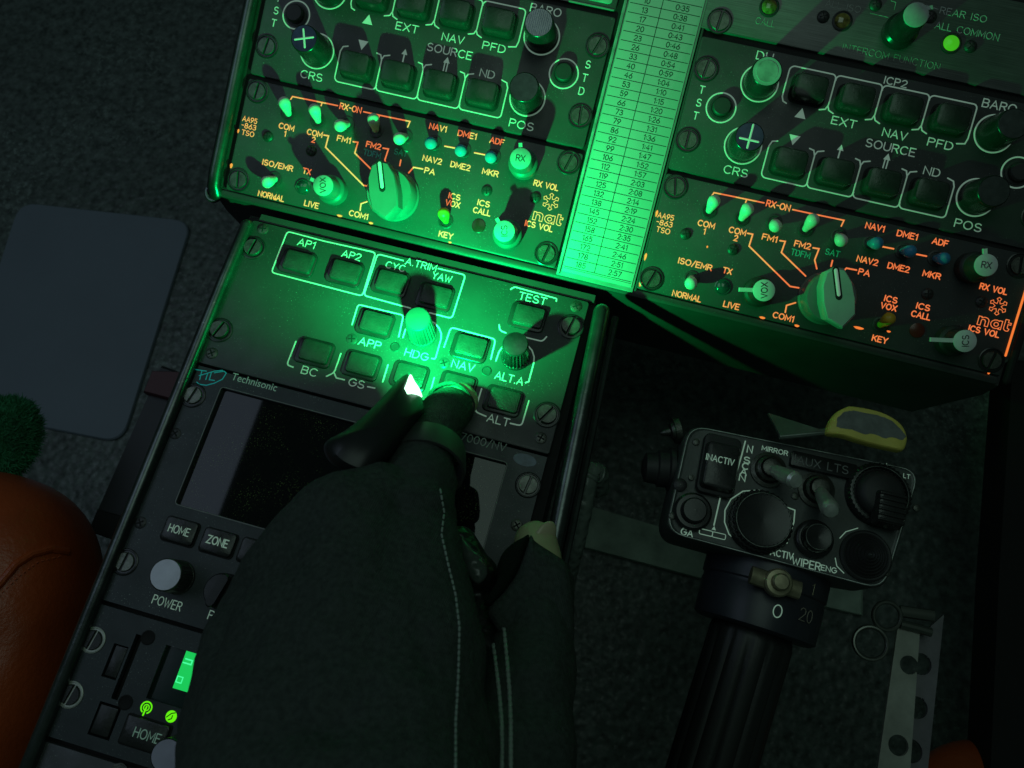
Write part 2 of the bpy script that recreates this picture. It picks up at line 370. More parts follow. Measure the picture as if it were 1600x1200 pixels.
def text(bm, s, c, h, wd=None, th=0.32, ang=0.0, z=0.02, gap=0.24, slant=0.0, hgt=0.10):
    """engraved word centred on c=(u,v), cap height h mm, optionally fitted to width wd"""
    x = 0; strokes = []
    for ch in s:
        gw, ps = G[ch]
        strokes += [[(x + px + slant * py, py) for px, py in p] for p in ps]
        x += gw + gap
    tot = x - gap; kx = h
    if wd: kx = wd / tot
    ca, sa = math.cos(ang), math.sin(ang)
    for p in strokes:
        q = []
        for px, py in p:
            X = (px - tot / 2) * kx; Y = (py - .5) * h
            q.append((c[0] + X * ca - Y * sa, c[1] + X * sa + Y * ca))
        ribbon(bm, q, th, z, hgt)

# ------------------------------------------------------------------ objects
def finish(name, bm, m, parent=None, smooth=True, sharp=0.6):
    bmesh.ops.remove_doubles(bm, verts=bm.verts[:], dist=1e-5)
    bmesh.ops.recalc_face_normals(bm, faces=bm.faces[:])
    bmesh.ops.transform(bm, matrix=Matrix.Scale(S, 4), verts=bm.verts[:])
    me = bpy.data.meshes.new(name); bm.to_mesh(me); bm.free()
    for mm in (m if isinstance(m, (list, tuple)) else [m]): me.materials.append(mm)
    if smooth:
        me.polygons.foreach_set('use_smooth', [True] * len(me.polygons))
        me.set_sharp_from_angle(angle=sharp)
    o = bpy.data.objects.new(name, me); COL.objects.link(o)
    if parent is not None: o.parent = parent
    return o
def tag(o, label, cat, group=None, kind=None):
    if label: o['label'] = label
    if cat: o['category'] = cat
    if group: o['group'] = group
    if kind: o['kind'] = kind
    return o
class Thing:
    """an Empty lying in plane pl at (ou, ov); parts are drawn in plane coordinates"""
    def __init__(s, name, label, cat, pl='L', o=(0, 0), group=None, shift=(0, 0), w0=0.0, rotz=0.0):
        org, B = PLANE[pl]
        s.e = bpy.data.objects.new(name, None); COL.objects.link(s.e)
        s.e.empty_display_size = 0.01
        s.sh = Vector((-o[0], -o[1], 0))
        Mx = B.to_4x4() @ Matrix.Rotation(rotz, 4, 'Z') if rotz else B.to_4x4()
        s.e.location = (org + B @ Vector((o[0] + shift[0], o[1] + shift[1], w0))) * S
        s.e.rotation_euler = Mx.to_euler()
        tag(s.e, label, cat, group)
    def part(s, name, bm, m, parent=None, label=None, **kw):
        bmesh.ops.translate(bm, verts=bm.verts[:], vec=s.sh)
        o = finish(name, bm, m, parent or s.e, **kw)
        if label: o['label'] = label
        return o
def BM(): return bmesh.new()

def half_disc(cx, cy, r, ang, slot, side):
    a = math.asin(min(.9, slot / 2 / r))
    pts = arc(0, 0, r, a, PI - a, 14)
    ca, sa = math.cos(ang), math.sin(ang)
    return [(cx + (x * ca - y * side * sa), cy + (x * sa + y * side * ca)) for x, y in pts]
def fastener(t, c, r=3.7, ang=1.35, m=None, z=0.0, well=5.0, wellm=None, hz=0.9):
    """slotted quarter-turn stud standing in its round well"""
    bm = BM()
    lathe(bm, c[0], c[1], [(well, z), (well, z + .3), (well - .4, z + .5), (r + .75, z + .5), (r + .55, z + .1), (.01, z + .06)], 32)
    wl = t.part('fastener', bm, wellm or BLACK)
    bm = BM()
    for sd in (1, -1): prism(bm, half_disc(c[0], c[1], r, ang, .62, sd), z + .05, z + hz, .55)
    t.part('stud_head', bm, m or SCREWM, wl)
    return wl
def small_screw(t, c, r=1.9, m=None, dome=0.7, z=0.0):
    bm = BM()
    lathe(bm, c[0], c[1], [(r, z), (r, z + dome * .3), (r * .8, z + dome * .75), (r * .4, z + dome), (.01, z + dome * 1.02)], 24)
    s = t.part('screw', bm, m or SCREWD)
    bm = BM(); a = random.uniform(0, PI)
    for k in (0, PI / 2):
        d = (math.cos(a + k) * r * .5, math.sin(a + k) * r * .5)
        ribbon(bm, [(c[0] - d[0], c[1] - d[1]), (c[0] + d[0], c[1] + d[1])], r * .3, z + dome * .93, .12)
    t.part('cross_slot_shade', bm, GAP, s)  # dark strokes on the dome paint the shade of a recessed slot
def knob(t, c, r0, r1, h, capm, body=None, flute=0, cap_r=None, dome=0.0, line=None, linem=None, depth=.35, z=0.0, label=None):
    cap_r = cap_r or r1 - .35
    bm = BM()
    prof = [(r0, z), (r0, z + .8), (r0 - .15, z + 1.1)]
    n = 8
    for i in range(n + 1): prof.append((r0 - .2 + (r1 - r0 + .2) * i / n, z + 1.2 + (h - 1.7) * i / n))
    prof += [(r1 - .15, z + h - .15), (cap_r, z + h), (cap_r - .05, z + h - .1), (.01, z + h - .12)]
    lathe(bm, c[0], c[1], prof, 96 if flute else 40, flute, depth, (z + 1.15, z + h - .6))
    k = t.part('knob', bm, body or BLACK, label=label)
    bm = BM()
    lathe(bm, c[0], c[1], [(cap_r - .06, z + h - .11), (cap_r - .12, z + h + .03), (cap_r * .6, z + h + .05 + dome * .7), (.01, z + h + .06 + dome)], 40)
    t.part('cap', bm, capm, k)
    if line:
        bm = BM()
        for l in line: ribbon(bm, [(c[0] + p[0], c[1] + p[1]) for p in l], .8, z + h + .06 + dome, .1)
        t.part('index_mark', bm, linem or WHITE, k)
    return k
def toggle(t, c, tip, m, L=9.0, r0=1.35, r1=2.5, z=0.0, hole=3.2, label=None):
    """bat-handle switch: bushing in a round hole and a plastic sleeve leaning to tip (du, dv)"""
    bm = BM()
    lathe(bm, c[0], c[1], [(hole, z), (hole, z + .3), (hole - .35, z + .45), (hole - .8, z + .45), (hole - .9, z + .06), (.01, z + .05)], 28)
    s = t.part('switch', bm, [SCREWD])
    bm = BM()
    d = Vector((tip[0], tip[1], math.sqrt(max(4, L * L - tip[0] ** 2 - tip[1] ** 2))))
    b = Vector((c[0], c[1], z)); pts = []; rad = []
    for k, rr in ((0, r0), (.2, r0 * 1.15), (.45, r0 + (r1 - r0) * .65), (.68, r1 * .96), (.85, r1), (.95, r1 * .82), (1.02, r1 * .5), (1.05, r1 * .08)):
        pts.append(b + d * k); rad.append(rr)
    tube(bm, pts, rad, 18)
    t.part('lever', bm, m, s, label=label)
    return s
def ring_line(bm, c, r, wd=.45, z=0.02): annulus(bm, c[0], c[1], r - wd / 2, r + wd / 2, z, .1, 48)

# ================================================================== THE SETTING
FLOOR_Z = -235
def ground():
    bm = BM()
    rectz = [(-900, -900), (1100, -900), (1100, 900), (-900, 900)]
    bm.faces.new([bm.verts.new((x, y, FLOOR_Z)) for x, y in rectz])
    bmesh.ops.subdivide_edges(bm, edges=bm.edges[:], cuts=30, use_grid_fill=True)
    o = finish('floor', bm, RUBBER); tag(o, 'dark pebbled rubber floor far below the console', None, kind='structure'); 
    # heel pad: rounded grey plate lying on the floor, left of the console
    zc = FLOOR_Z + 3
    q = [atw(p, zc) for p in ((30, 315), (300, 345), (190, 692), (-75, 640))]
    cx = sum(v.x for v in q) / 4; cy = sum(v.y for v in q) / 4
    out = []
    for i in range(4):                      # rounded corners
        a, b, c = q[i - 1], q[i], q[(i + 1) % 4]
        d0 = (a - b).normalized() * 14; d1 = (c - b).normalized() * 14
        for k in range(7):
            s = k / 6; p = (b + d0) * (1 - s) ** 2 + b * 2 * s * (1 - s) + (b + d1) * s * s
            out.append((p.x, p.y))
    bm = BM(); prism(bm, out, FLOOR_Z + .2, zc, 1.0)
    o = finish('heel_pad', bm, PADM); tag(o, 'plain bluish grey pad with rounded corners on the floor left of the console', 'pad')
    # paler mottled strip raised on the floor between console and collective
    zc = FLOOR_Z + 6
    q = [atw(p, zc) for p in ((880, 778), (1110, 846), (1350, 912), (1350, 962), (1090, 902), (880, 846))]
    bm = BM(); prism(bm, [(v.x, v.y) for v in q], FLOOR_Z + .2, zc, 2.0)
    o = finish('floor_strip', bm, MOTTLE); tag(o, 'mottled paler strip of floor right of the console', None, kind='structure')
ground()

# ================================================================== CONSOLE HOUSINGS
def pedestal():
    t = Thing('pedestal', 'black lower pedestal with a worn grey tube along each edge', 'console', 'L', (70, -90))
    bm = BM()                               # housing body below the plates, open trench where the radios sit
    L0, L1 = at('L', (380, 345)), at('L', (36, 1215)); R0, R1 = at('L', (925, 470)), (148.0, -215.0)
    out = [(L0[0], 16), (R0[0] + 1.5, 16), (R1[0], R1[1] - 60), (L1[0] - .5, L1[1] - 60)]
    loops(bm, [[(x, y, -225) for x, y in out], [(x, y, -4.0) for x, y in out]], True, True)
    t.part('housing', bm, GAP)
    for pts, r in (([atw((386, 352), 1), atw((349, 440), 1), atw((220, 760), 1), atw((31, 1226), 1)], 2.6),
                   ([atw((940, 487), 3.5), atw((905, 660), 3.5), atw((868, 840), 3.5), atw((835, 1010), 3.5), atw((790, 1240), 3.5)], 3.3)):
        bm = BM(); round_tube(bm, pts, r, 18); t.part('edge_tube', bm, TUBE)
    bm = BM()                               # side lip outside the right tube
    pr = [atw((958, 492), 0), atw((922, 670), 0), atw((884, 850), 0), atw((800, 1240), 0)]
    tube(bm, [p + Vector((1.0, 0, -2)) for p in pr], 1.6, 8); t.part('side_lip', bm, TUBE)
    bm = BM()                               # dark cross rail under the upper console
    boxm(bm, -3, 143, 13.2, 16.5, -4, -1.2); t.part('cross_rail', bm, HOUS)
pedestal()

def upper_console():
    t = Thing('upper_console', 'black angled upper console carrying two columns of panels', 'console', 'U', (155, 0))
    bm = BM()
    c, s = math.cos(TILT), math.sin(TILT)
    def wdn(u, v, dz):                      # point dz mm straight down (world) from (u, v, -1)
        return (u, v - dz * s, -1 - dz * c)
    top = [(-8.5, -47.0), (323.5, -47.0), (323.5, 150), (-8.5, 150)]
    loops(bm, [[wdn(u + (-9 if u > 100 else 4), v + (0 if v > 0 else 3.5), 58) for u, v in top], [wdn(u, v, 12) for u, v in top], [wdn(u, v, 3) for u, v in top], [(u, v, -1.6) for u, v in top]], True, True)
    t.part('housing', bm, HOUS)
    fv = at('U', (655, 383))[1]
    bm = BM(); boxm(bm, -7, 322, -43, 148, -1.58, -1.45); t.part('gap_shade', bm, GAP)  # black sheet added so the gaps between plates look shaded
    bm = BM(); rrect(bm, 157.5, (-43.6 + fv) / 2, 331, -43.6 - fv, 1.6, -4.5, -.4, .9); t.part('front_flange', bm, HOUS)
    bm = BM()
    p = [(-10.4, 150, .8), (-10.4, 40, .8), (-10.4, -38, .8), (-10.2, -43, .2), (-9.2, -46.4, -1.5)]
    round_tube(bm, p, 2.9, 16); t.part('edge_tube', bm, TUBE)
    bm = BM()                               # curled end bracket of the tube
    pts = [(-12.6 + 3.2 * math.cos(a), -45.6 + 3.6 * math.sin(a), -1.5) for a in [PI * (0.9 + 1.05 * i / 10) for i in range(11)]]
    tube(bm, [(x + 2, y, z) for x, y, z in pts], 1.1, 10); t.part('end_hook', bm, TUBE)
    bm = BM(); round_tube(bm, [(175.9, 150, -.5), (175.9, -44, -.5)], .6, 10); t.part('divider_rail', bm, HOUS)
    bm = BM(); round_tube(bm, [(325.2, 150, .3), (325.2, -44.5, .3)], 1.6, 10); t.part('edge_rail', bm, GAP)
    bm = BM(); boxm(bm, 140, 290, -50.2, -49.4, -9.5, -6.5, .3)
    return t
upper_console()

# ================================================================== INSTRUMENT CONTROL PANELS
def fr_points(x0, x1, y0, y1, r):           # rounded corner helper
    return arc
def icp(shift, label, name_txt):
    t = Thing('display_control_panel', label, 'control panel', 'U', (68, 33), group='twin display control panels', shift=(shift, 0))
    bm = BM(); rrect(bm, 68, 33.3, 146, 53.4, 1.2, -1.5, 0, .35); t.part('plate', bm, PANEL)
    xs = [40.9, 59.0, 77.2, 95.4]; X = [31.8, 50.0, 68.2, 86.4, 104.6]
    for i, x in enumerate(xs):
        for v in (48.0, 19.0):
            bm = BM(); rrect(bm, x, v - .3, 14.4, 11.4, 2.8, .02, .35, .2)
            b = t.part('button', bm, GAP)
            bm = BM(); rrect(bm, x, v - .3, 13.0, 10.0, 2.4, .1, 6.6, .9, taper=.3)
            t.part('button_cap', bm, BTN, b)
    bm = BM(); W_ = .55
    yt, yb = 55.9, 41.6
    ribbon(bm, [(X[0] + 2.2, yb - .3), (X[0] + .7, yb + .3), (X[0], yb + 2), (X[0], yt - 2)] + arc(X[0] + 2, yt - 2, 2, PI, PI / 2, 5) + [(X[1] - 2, yt)] + arc(X[1] - 1.6, yt - 1.6, 1.6, PI / 2, 0, 5) + [(X[1], yb + 2.4), (X[1] - .8, yb + .6), (X[1] - 3, yb)], W_, .02)
    for k in (1, 2, 3):
        last = k == 3
        ribbon(bm, [(X[k] + .2, yt - 2)] + arc(X[k] + 1.9, yt - 1.8, 1.8, PI, PI / 2, 5) + [(X[k + 1] - 2, yt)] + arc(X[k + 1] - 1.6, yt - 1.6, 1.6, PI / 2, 0, 5) + ([(X[k + 1], yb + 1.2)] + [(X[k + 1] - .6, yb - 1), (X[k + 1] - 3.6, yb - 1.6)] if last else [(X[k + 1], yb + 2.4), (X[k + 1] - .8, yb + .6), (X[k + 1] - 3, yb)]), W_, .02)
    for k in (1, 2, 3): ribbon(bm, [(X[k], yb + 2.0), (X[k] + .7, yb + .5), (X[k] + 2.6, yb - .3)], W_, .02)
    yt, yb = 26.2, 11.3
    ribbon(bm, [(X[0] + 2.8, yt + .2), (X[0] + .8, yt - .4), (X[0], yt - 2.4), (X[0], yb + 2)] + arc(X[0] + 2, yb + 2, 2, PI, 1.5 * PI, 5) + [(X[1] - 2, yb)] + arc(X[1] - 1.6, yb + 1.6, 1.6, -PI / 2, 0, 5) + [(X[1], yt - 2.4), (X[1] - .8, yt - .4), (X[1] - 2.6, yt)], W_, .02)
    for k in (1, 2, 3):
        last = k == 3
        ribbon(bm, [(X[k] + .2, yb + 2)] + arc(X[k] + 1.9, yb + 1.8, 1.8, PI, 1.5 * PI, 5) + [(X[k + 1] - 2, yb)] + arc(X[k + 1] - 1.6, yb + 1.6, 1.6, -PI / 2, 0, 5) + [(X[k + 1], yt - 2.4), (X[k + 1] - .8, yt - .4), (X[k + 1] - (2.6 if not last else 3.2), yt + (.3 if last else 0))], W_, .02)
    for k in (1, 2, 3): ribbon(bm, [(X[k], yt - 2.0), (X[k] + .7, yt - .5), (X[k] + 3.0, yt + .2)], W_, .02)
    text(bm, 'EXT', (57.6, 38.9), 2.9, 9.4, .45); text(bm, 'NAV', (77.6, 38.5), 2.9, 9.2, .45); text(bm, 'SOURCE', (77.4, 33.2), 3.0, 19, .45)
    text(bm, 'PFD', (95.2, 38.6), 2.9, 9.4, .45); text(bm, 'ND', (95.0, 27.6), 2.9, 6.0, .45)
    text(bm, 'BARO', (112.5, 57.2), 3.0, 12.6, .45); text(bm, 'CRS', (21.8, 11.3), 3.0, 9.4, .45); text(bm, 'POS', (113.8, 10.6), 3.0, 10, .45)
    text(bm, 'DH', (21.2, 57.2), 3.0, 6.2, .45)
    for i, ch in enumerate('TST'): text(bm, ch, (.6 + .1 * i, 39.6 - 5.2 * i), 2.8, None, .45)
    for i, ch in enumerate('STD'): text(bm, ch, (134.6, 39.8 - 5.4 * i), 2.9, None, .45)
    if name_txt: text(bm, name_txt, (72.5, 57.9), 2.6, 8.6, .42)
    for c, r in (((9.7, 34.3), 5.8), ((21.9, 21.7), 7.2), ((21.9, 46.7), 7.2), ((113.4, 46.6), 7.2), ((125.8, 34.2), 5.9), ((113.6, 21.6), 7.2)): ring_line(bm, c, r, .6)
    def tri(c, s, up):
        y = 1 if up else -1
        o_ = [(c[0] - s, c[1] - y * s * .8), (c[0] + s, c[1] - y * s * .8), (c[0], c[1] + y * s)]
        prism(bm, o_, .02, .12, .06)
    tri((40.6, 38.6), 2.2, True); tri((40.6, 28.2), 2.2, False)
    tri((59.0, 29.0), 1.3, True); ribbon(bm, [(59, 28.2), (59, 24.9)], .6, .02)
    tri((77.2, 29.4), 1.4, True); ribbon(bm, [(76.6, 28.2), (76.6, 24.9)], .5, .02); ribbon(bm, [(77.8, 28.2), (77.8, 24.9)], .5, .02)
    t.part('lettering', bm, WHITE)
    for c in ((9.7, 34.3), (125.8, 34.2)):
        bm = BM(); lathe(bm, c[0], c[1], [(4.7, .02), (4.7, .3), (3.9, .4), (3.8, .2)], 32)
        lathe(bm, c[0], c[1], [(3.6, .1), (3.6, 2.6), (3.2, 3.0), (.01, 3.05)], 32)
        t.part('push_button', bm, BLACKM)
    right = shift > 0
    cross = [[(-3.6, -1.2), (3.6, 1.2)], [(-1.1, 3.4), (1.1, -3.4)]]
    if right: cross = [[(0.2, 4.6), (0.2, -4.2)], [(-3.4, -1.2), (3.6, -1.2)]]
    dh = knob(t, (21.9, 46.7), 6.7, 5.7, 15, CAPPALE if right else CAPMET)
    if right:
        bm = BM(); lathe(bm, 21.9, 46.7, [(4.2, 15.03), (4.1, 15.12), (.01, 15.14)], 24); t.part('worn_patch', bm, CAPGREY, dh)
    knob(t, (21.9, 21.7), 6.7, 5.6, 15, CAPBLUE, line=cross)
    knob(t, (113.4, 46.6), 6.9, 5.7, 15.5, CAPMET if not right else CAPDARK)
    knob(t, (113.6, 21.6), 6.9, 5.9, 15.0, CAPDARK)
    for c in ((0, 19.05), (0, 47.6), (136.5, 19.05), (136.5, 47.6)): fastener(t, c, 3.7, random.uniform(1.2, 1.9))
    return t
icp(0, 'display control panel left of the speed chart, directly above the brightly lit audio panel', None)
icp(DX, 'display control panel engraved ICP2, right of the speed chart and below the intercom panel', 'ICP2')

# ================================================================== AUDIO PANELS
def audio(shift, label, glow):
    t = Thing('audio_panel', label, 'audio panel', 'U', (68, -19), group='twin audio selector panels', shift=(shift, 0))
    r = shift > 0
    bm = BM(); rrect(bm, 68.3, -19.3, 146.4, 47.8, 1.0, -1.5, 0, .3); t.part('plate', bm, PANEL)
    P = lambda X, Y, h=0: R_(a7(X, Y), h)
    Q = lambda X, Y, h=0: R_(a8(X, Y), h)
    bm = BM(); T_ = .46; H_ = 2.15
    text(bm, 'RX-ON', P(1105, 205), 2.3, 9.3, T_)
    ribbon(bm, [P(690, 142), P(703, 124), P(905, 165), P(1015, 188)], .55, .02); ribbon(bm, [P(908, 166), P(900, 186)], .55, .02)
    ribbon(bm, [P(1195, 230), P(1305, 254), P(1515, 297), P(1498, 333)], .55, .02); ribbon(bm, [P(1304, 254), P(1297, 276)], .55, .02)
    for s_, y in (('AA95', 273), ('-863', 315), ('TSO', 360)): text(bm, s_, P(402 - (y - 273) * .19, y), 2.0, 6.4 if s_ != 'TSO' else 5.4, .34)
    text(bm, 'COM', P(655, 322), H_, 6.6, T_); text(bm, '1', P(644, 366), H_, None, T_)
    text(bm, 'COM', P(850, 365), H_, 6.6, T_); text(bm, '2', P(840, 408), H_, None, T_)
    ribbon(bm, [P(913, 378), P(945, 384), P(922, 458), P(1178, 710), P(1232, 719)], .6, .02)
    text(bm, 'FM1', P(1052, 408), H_, 5.8, T_); ribbon(bm, [P(1115, 424), P(1148, 429), P(1124, 498), P(1275, 645)], .6, .02)
    text(bm, 'FM2', P(1257, 451), H_, 6.2, T_); ribbon(bm, [P(1322, 469), P(1359, 475), P(1332, 545), P(1345, 600)], .6, .02)
    ribbon(bm, [P(1443, 548), P(1434, 584)], .6, .02)
    ribbon(bm, [Q(455, 632), Q(490, 596), Q(553, 608)], .6, .02); text(bm, 'PA', Q(602, 623), H_, 4.2, T_)
    text(bm, 'COM1', P(1137, 901), H_, 8.2, T_); ribbon(bm, [P(1148, 872), P(1156, 829), P(1212, 812)], .6, .02)
    text(bm, 'ISO/EMR', P(585, 571), H_, 13.6, T_); text(bm, 'NORMAL', P(533, 771), H_, 11.6, T_); text(bm, 'TX', P(787, 613), H_, 3.4, T_); text(bm, 'LIVE', P(812, 829), H_, 6.2, T_)
    text(bm, 'NAV1', Q(670, 340), H_, 7.2, T_); text(bm, 'DME1', Q(872, 389), H_, 7.8, T_); text(bm, 'ADF', Q(1077, 434), H_, 5.8, T_)
    text(bm, 'NAV2', Q(622, 549), H_, 8.0, T_); text(bm, 'DME2', Q(817, 592), H_, 8.2, T_); text(bm, 'MKR', Q(1024, 638), H_, 6.6, T_)
    ribbon(bm, [Q(712, 461), Q(785, 475)], .6, .02); ribbon(bm, [Q(918, 507), Q(990, 521)], .6, .02)
    text(bm, 'ICS', Q(768, 791), H_, 4.8, T_); text(bm, 'VOX', Q(755, 838), H_, 6.0, T_); text(bm, 'KEY', Q(700, 1041), H_, 5.8, T_)
    text(bm, 'ICS', Q(970, 838), H_, 5.0, T_); text(bm, 'CALL', Q(956, 891), H_, 7.2, T_)
    text(bm, 'RX VOL', Q(1410, 726), H_, 10.2, T_); text(bm, 'ICS VOL', Q(1350, 991), H_, 11.6, T_)
    # maker's mark: outlined six-armed star over outlined lower-case word
    c0 = Q(1438, 834)
    star = []
    for k in range(6):
        a = PI / 2 + k * PI / 3 + .1
        for da, rr in ((-.52, 1.15), (-.13, 2.2), (-.28, 3.0), (0, 3.5), (.28, 3.0), (.13, 2.2)): star.append((c0[0] + rr * math.cos(a + da), c0[1] + rr * math.sin(a + da)))
    ribbon(bm, star + [star[0]], .26, .02)
    wx, wy = Q(1312, 925)
    n_o = [(0, 0), (0, 3.2), (.9, 3.2), (.95, 2.8)] + _arc(2.0, 2.1, 1.3, 1.1, 120, 0, 6) + [(3.3, 0), (2.3, 0), (2.3, 1.8)] + _arc(1.6, 1.8, .6, .55, 0, 180, 5) + [(1.0, 0), (0, 0)]
    a_o = _arc(5.6, 1.6, 1.6, 1.6, 60, 330, 10) + [(6.6, 0), (7.4, 0), (7.4, 3.2), (6.5, 3.2), (6.4, 2.9)]
    a_i = _arc(5.7, 1.6, .7, .75, 0, 360, 10)
    t_o = [(8.2, 4.2), (8.2, 1.0)] + _arc(9.2, 1.0, 1.0, 1.0, 180, 300, 5) + [(9.9, .9), (9.3, 1.1), (9.2, 2.5), (10.1, 2.5), (10.1, 3.2), (9.2, 3.2), (9.2, 4.2), (8.2, 4.2)]
    for pl in (n_o, a_o, a_i, t_o): ribbon(bm, [(wx + x * 1.22, wy - 1.4 + y * 1.05) for x, y in pl], .30, .02)
    ly = t.part('lettering', bm, ORANGE)
    bm = BM(); text(bm, 'TDFM', P(1245, 505), 2.2, 7.4, .46); t.part('added_lettering', bm, CYAN); bm = BM(); text(bm, 'SAT', P(1445, 500), 2.2, 5.4, .46)
    t.part('added_lettering', bm, CYAN)
    # switches
    up, dn = (0.4, 3.6), (-0.3, -3.2)
    spots = [(P(672, 237), up), (P(876, 285), up), (P(1078, 308), dn), (P(1275, 352), up), (P(1480, 396), dn)]
    for c, d in spots: toggle(t, c, d, TOGW, 9.5)
    toggle(t, P(562, 660), dn, TOGW, 8.5)
    for c in (Q(640, 440), Q(843, 490), Q(1048, 535)): toggle(t, c, (.3, -1.9) if not r else (0.6, -.8), TOGB, 8.5)
    toggle(t, Q(703, 950), (.2, 3.0) if r else (0, 2.6), TOGY, 9.5)
    for c in (P(525, 383), P(822, 480), Q(995, 757), Q(1332, 806)): small_screw(t, c, 2.3, SCREWD, 1.2)
    bm = BM(); c = P(757, 714); lathe(bm, c[0], c[1], [(3.3, .02), (3.3, .5), (2.9, .7), (2.7, .5), (2.2, 1.0), (.01, 1.5)], 28); t.part('transmit_lamp', bm, LEDDARK)
    bm = BM(); c = Q(930, 985); lathe(bm, c[0], c[1], [(2.9, .02), (2.9, .35), (2.5, .5), (.01, .6)], 28); t.part('call_button', bm, LEDRED)
    # small white-capped knobs with a pointer tab
    for c, txt, ang in (((42.4, -33.4), 'VOX', PI + .2), ((118.8, -5.2), 'RX', PI * .60), ((119.3, -34.4), 'ICS', PI + .2)):
        big = txt == 'RX' or txt == 'ICS'
        if not r: ang = {'VOX': PI * .92, 'RX': PI * .58, 'ICS': PI * .75}[txt]
        bm = BM()
        lathe(bm, c[0], c[1], [(6.0, .02), (6.0, 5.0), (5.5, 5.6), (4.8, 6.0), (4.5, 13.2), (4.2, 13.6), (.01, 13.65)], 32)
        k = t.part('knob', bm, BLACKM if r else mat_GREYK)
        bm = BM()
        lathe(bm, c[0], c[1], [(4.2, 13.6), (4.2, 14.0), (3.9, 14.2), (.01, 14.25)], 32)
        ca, sa = math.cos(ang), math.sin(ang)
        tab = [(4.0, -.8), (6.2 if not (r and txt != 'RX') else (9.5 if txt == 'VOX' else 12.5), -.8), (6.2 if not (r and txt != 'RX') else (9.5 if txt == 'VOX' else 12.5), .8), (4.0, .8)]
        pts = [(c[0] + x * ca - y * sa, c[1] + x * sa + y * ca) for x, y in tab]
        prism(bm, pts, 12.9, 13.9, .2, True)
        t.part('cap', bm, CAPWHITE if r else CAPPALE, k)
        bm = BM(); text(bm, txt, c, 2.3, None, .34, ang=(PI / 2 + .25 if txt != 'RX' else .1), z=14.26, gap=.2); t.part('cap_lettering', bm, INK, k)
    # channel selector: round skirt, bar handle with a pale index line
    c = (68.6, -29.6)
    ang = math.radians(110) if not r else math.radians(112)
    bm = BM(); lathe(bm, c[0], c[1], [(10.6, .05), (10.6, 1.4), (10.1, 2.0), (9.9, 9.0), (9.2, 10.2), (.01, 10.4)], 48)
    k = t.part('selector_knob', bm, KNOBG)
    bm = BM(); ca, sa = math.cos(ang), math.sin(ang)
    half = [(11.4, 0), (10.2, 3.4), (5, 5.6), (-2, 6.1), (-8.2, 5.4), (-12.6, 0)]
    out = [(x, y) for x, y in half] + [(x, -y) for x, y in half[-2:0:-1]]
    def LP(ins, z): return [(c[0] + x * ins * ca - y * ins * sa, c[1] + x * ins * sa + y * ins * ca, z) for x, y in out]
    loops(bm, [LP(.92, 9.5), LP(.97, 13), LP(.99, 18.4), LP(.96, 19.4), LP(.90, 19.9)], True)
    t.part('handle', bm, KNOBP if r else KNOBG, k)
    bm = BM()
    ribbon(bm, [(c[0] + x * ca, c[1] + x * sa) for x in (-.2, 10.0)], 2.6, 19.91, .05); 
    t.part('index_slot', bm, GAP, k)
    bm = BM(); ribbon(bm, [(c[0] + x * ca, c[1] + x * sa) for x in (.6, 9.8)], 1.35, 19.98, .16); t.part('index_mark', bm, WHITE, k)
    for q in ((0, 0), (0, -38.1), (136.5, 0), (136.5, -38.1)): fastener(t, q, 3.7, random.uniform(1.25, 1.8))
    # slivers of edge light escaping round the light plate
    bm = BM()
    leaks = [(-4.6, -12, .5, 1.4), (-4.6, -30, .5, 1.6), (-3.8, -41.2, .6, 1.1), (18.5, -20.4, .35, .5)] if r else [(-4.7, -18, .4, .9), (-4.6, -33, .6, 1.1), (17.5, -42.4, .9, .5)]
    leaks += [(47, -42.9, 1.2, .5), (61, -42.8, 1.0, .5), (96, -36.5 if r else -42.9, .8 if r else .7, .4)] + ([(84.5, -37.9, 2.0, .55), (137, -43.2, .5, .5)] if r else [])
    for u, v, a, b in leaks:
        prism(bm, [(u + a * math.cos(q) * (1 + .2 * math.sin(3 * q)), v + b * math.sin(q)) for q in [2 * PI * i / 9 for i in range(9)]], .0, .1, .08)
        t.part('edge_light', bm, LEAK); bm = BM()
    if r:
        ribbon(bm, [(141.2, -35), (141.3, -6)], .9, .02, .3)
        t.part('edge_light', bm, LEAK)
CAPWHITE = mat('white_cap', (0.70, 0.78, 0.74), 0.5, var=.08, vscale=250)
KNOBP = mat('pale_pointer_knob', (0.36, 0.42, 0.40), 0.4, var=0.1, vscale=100)
mat_GREYK = mat('grey_small_knob', (0.07, 0.12, 0.115), 0.4, var=0.1, vscale=150)
audio(0, 'audio selector panel flooded with green light, bottom of the left column, above the autopilot panel', True)
audio(DX, 'darker audio selector panel with glowing orange legends, bottom of the right column', False)

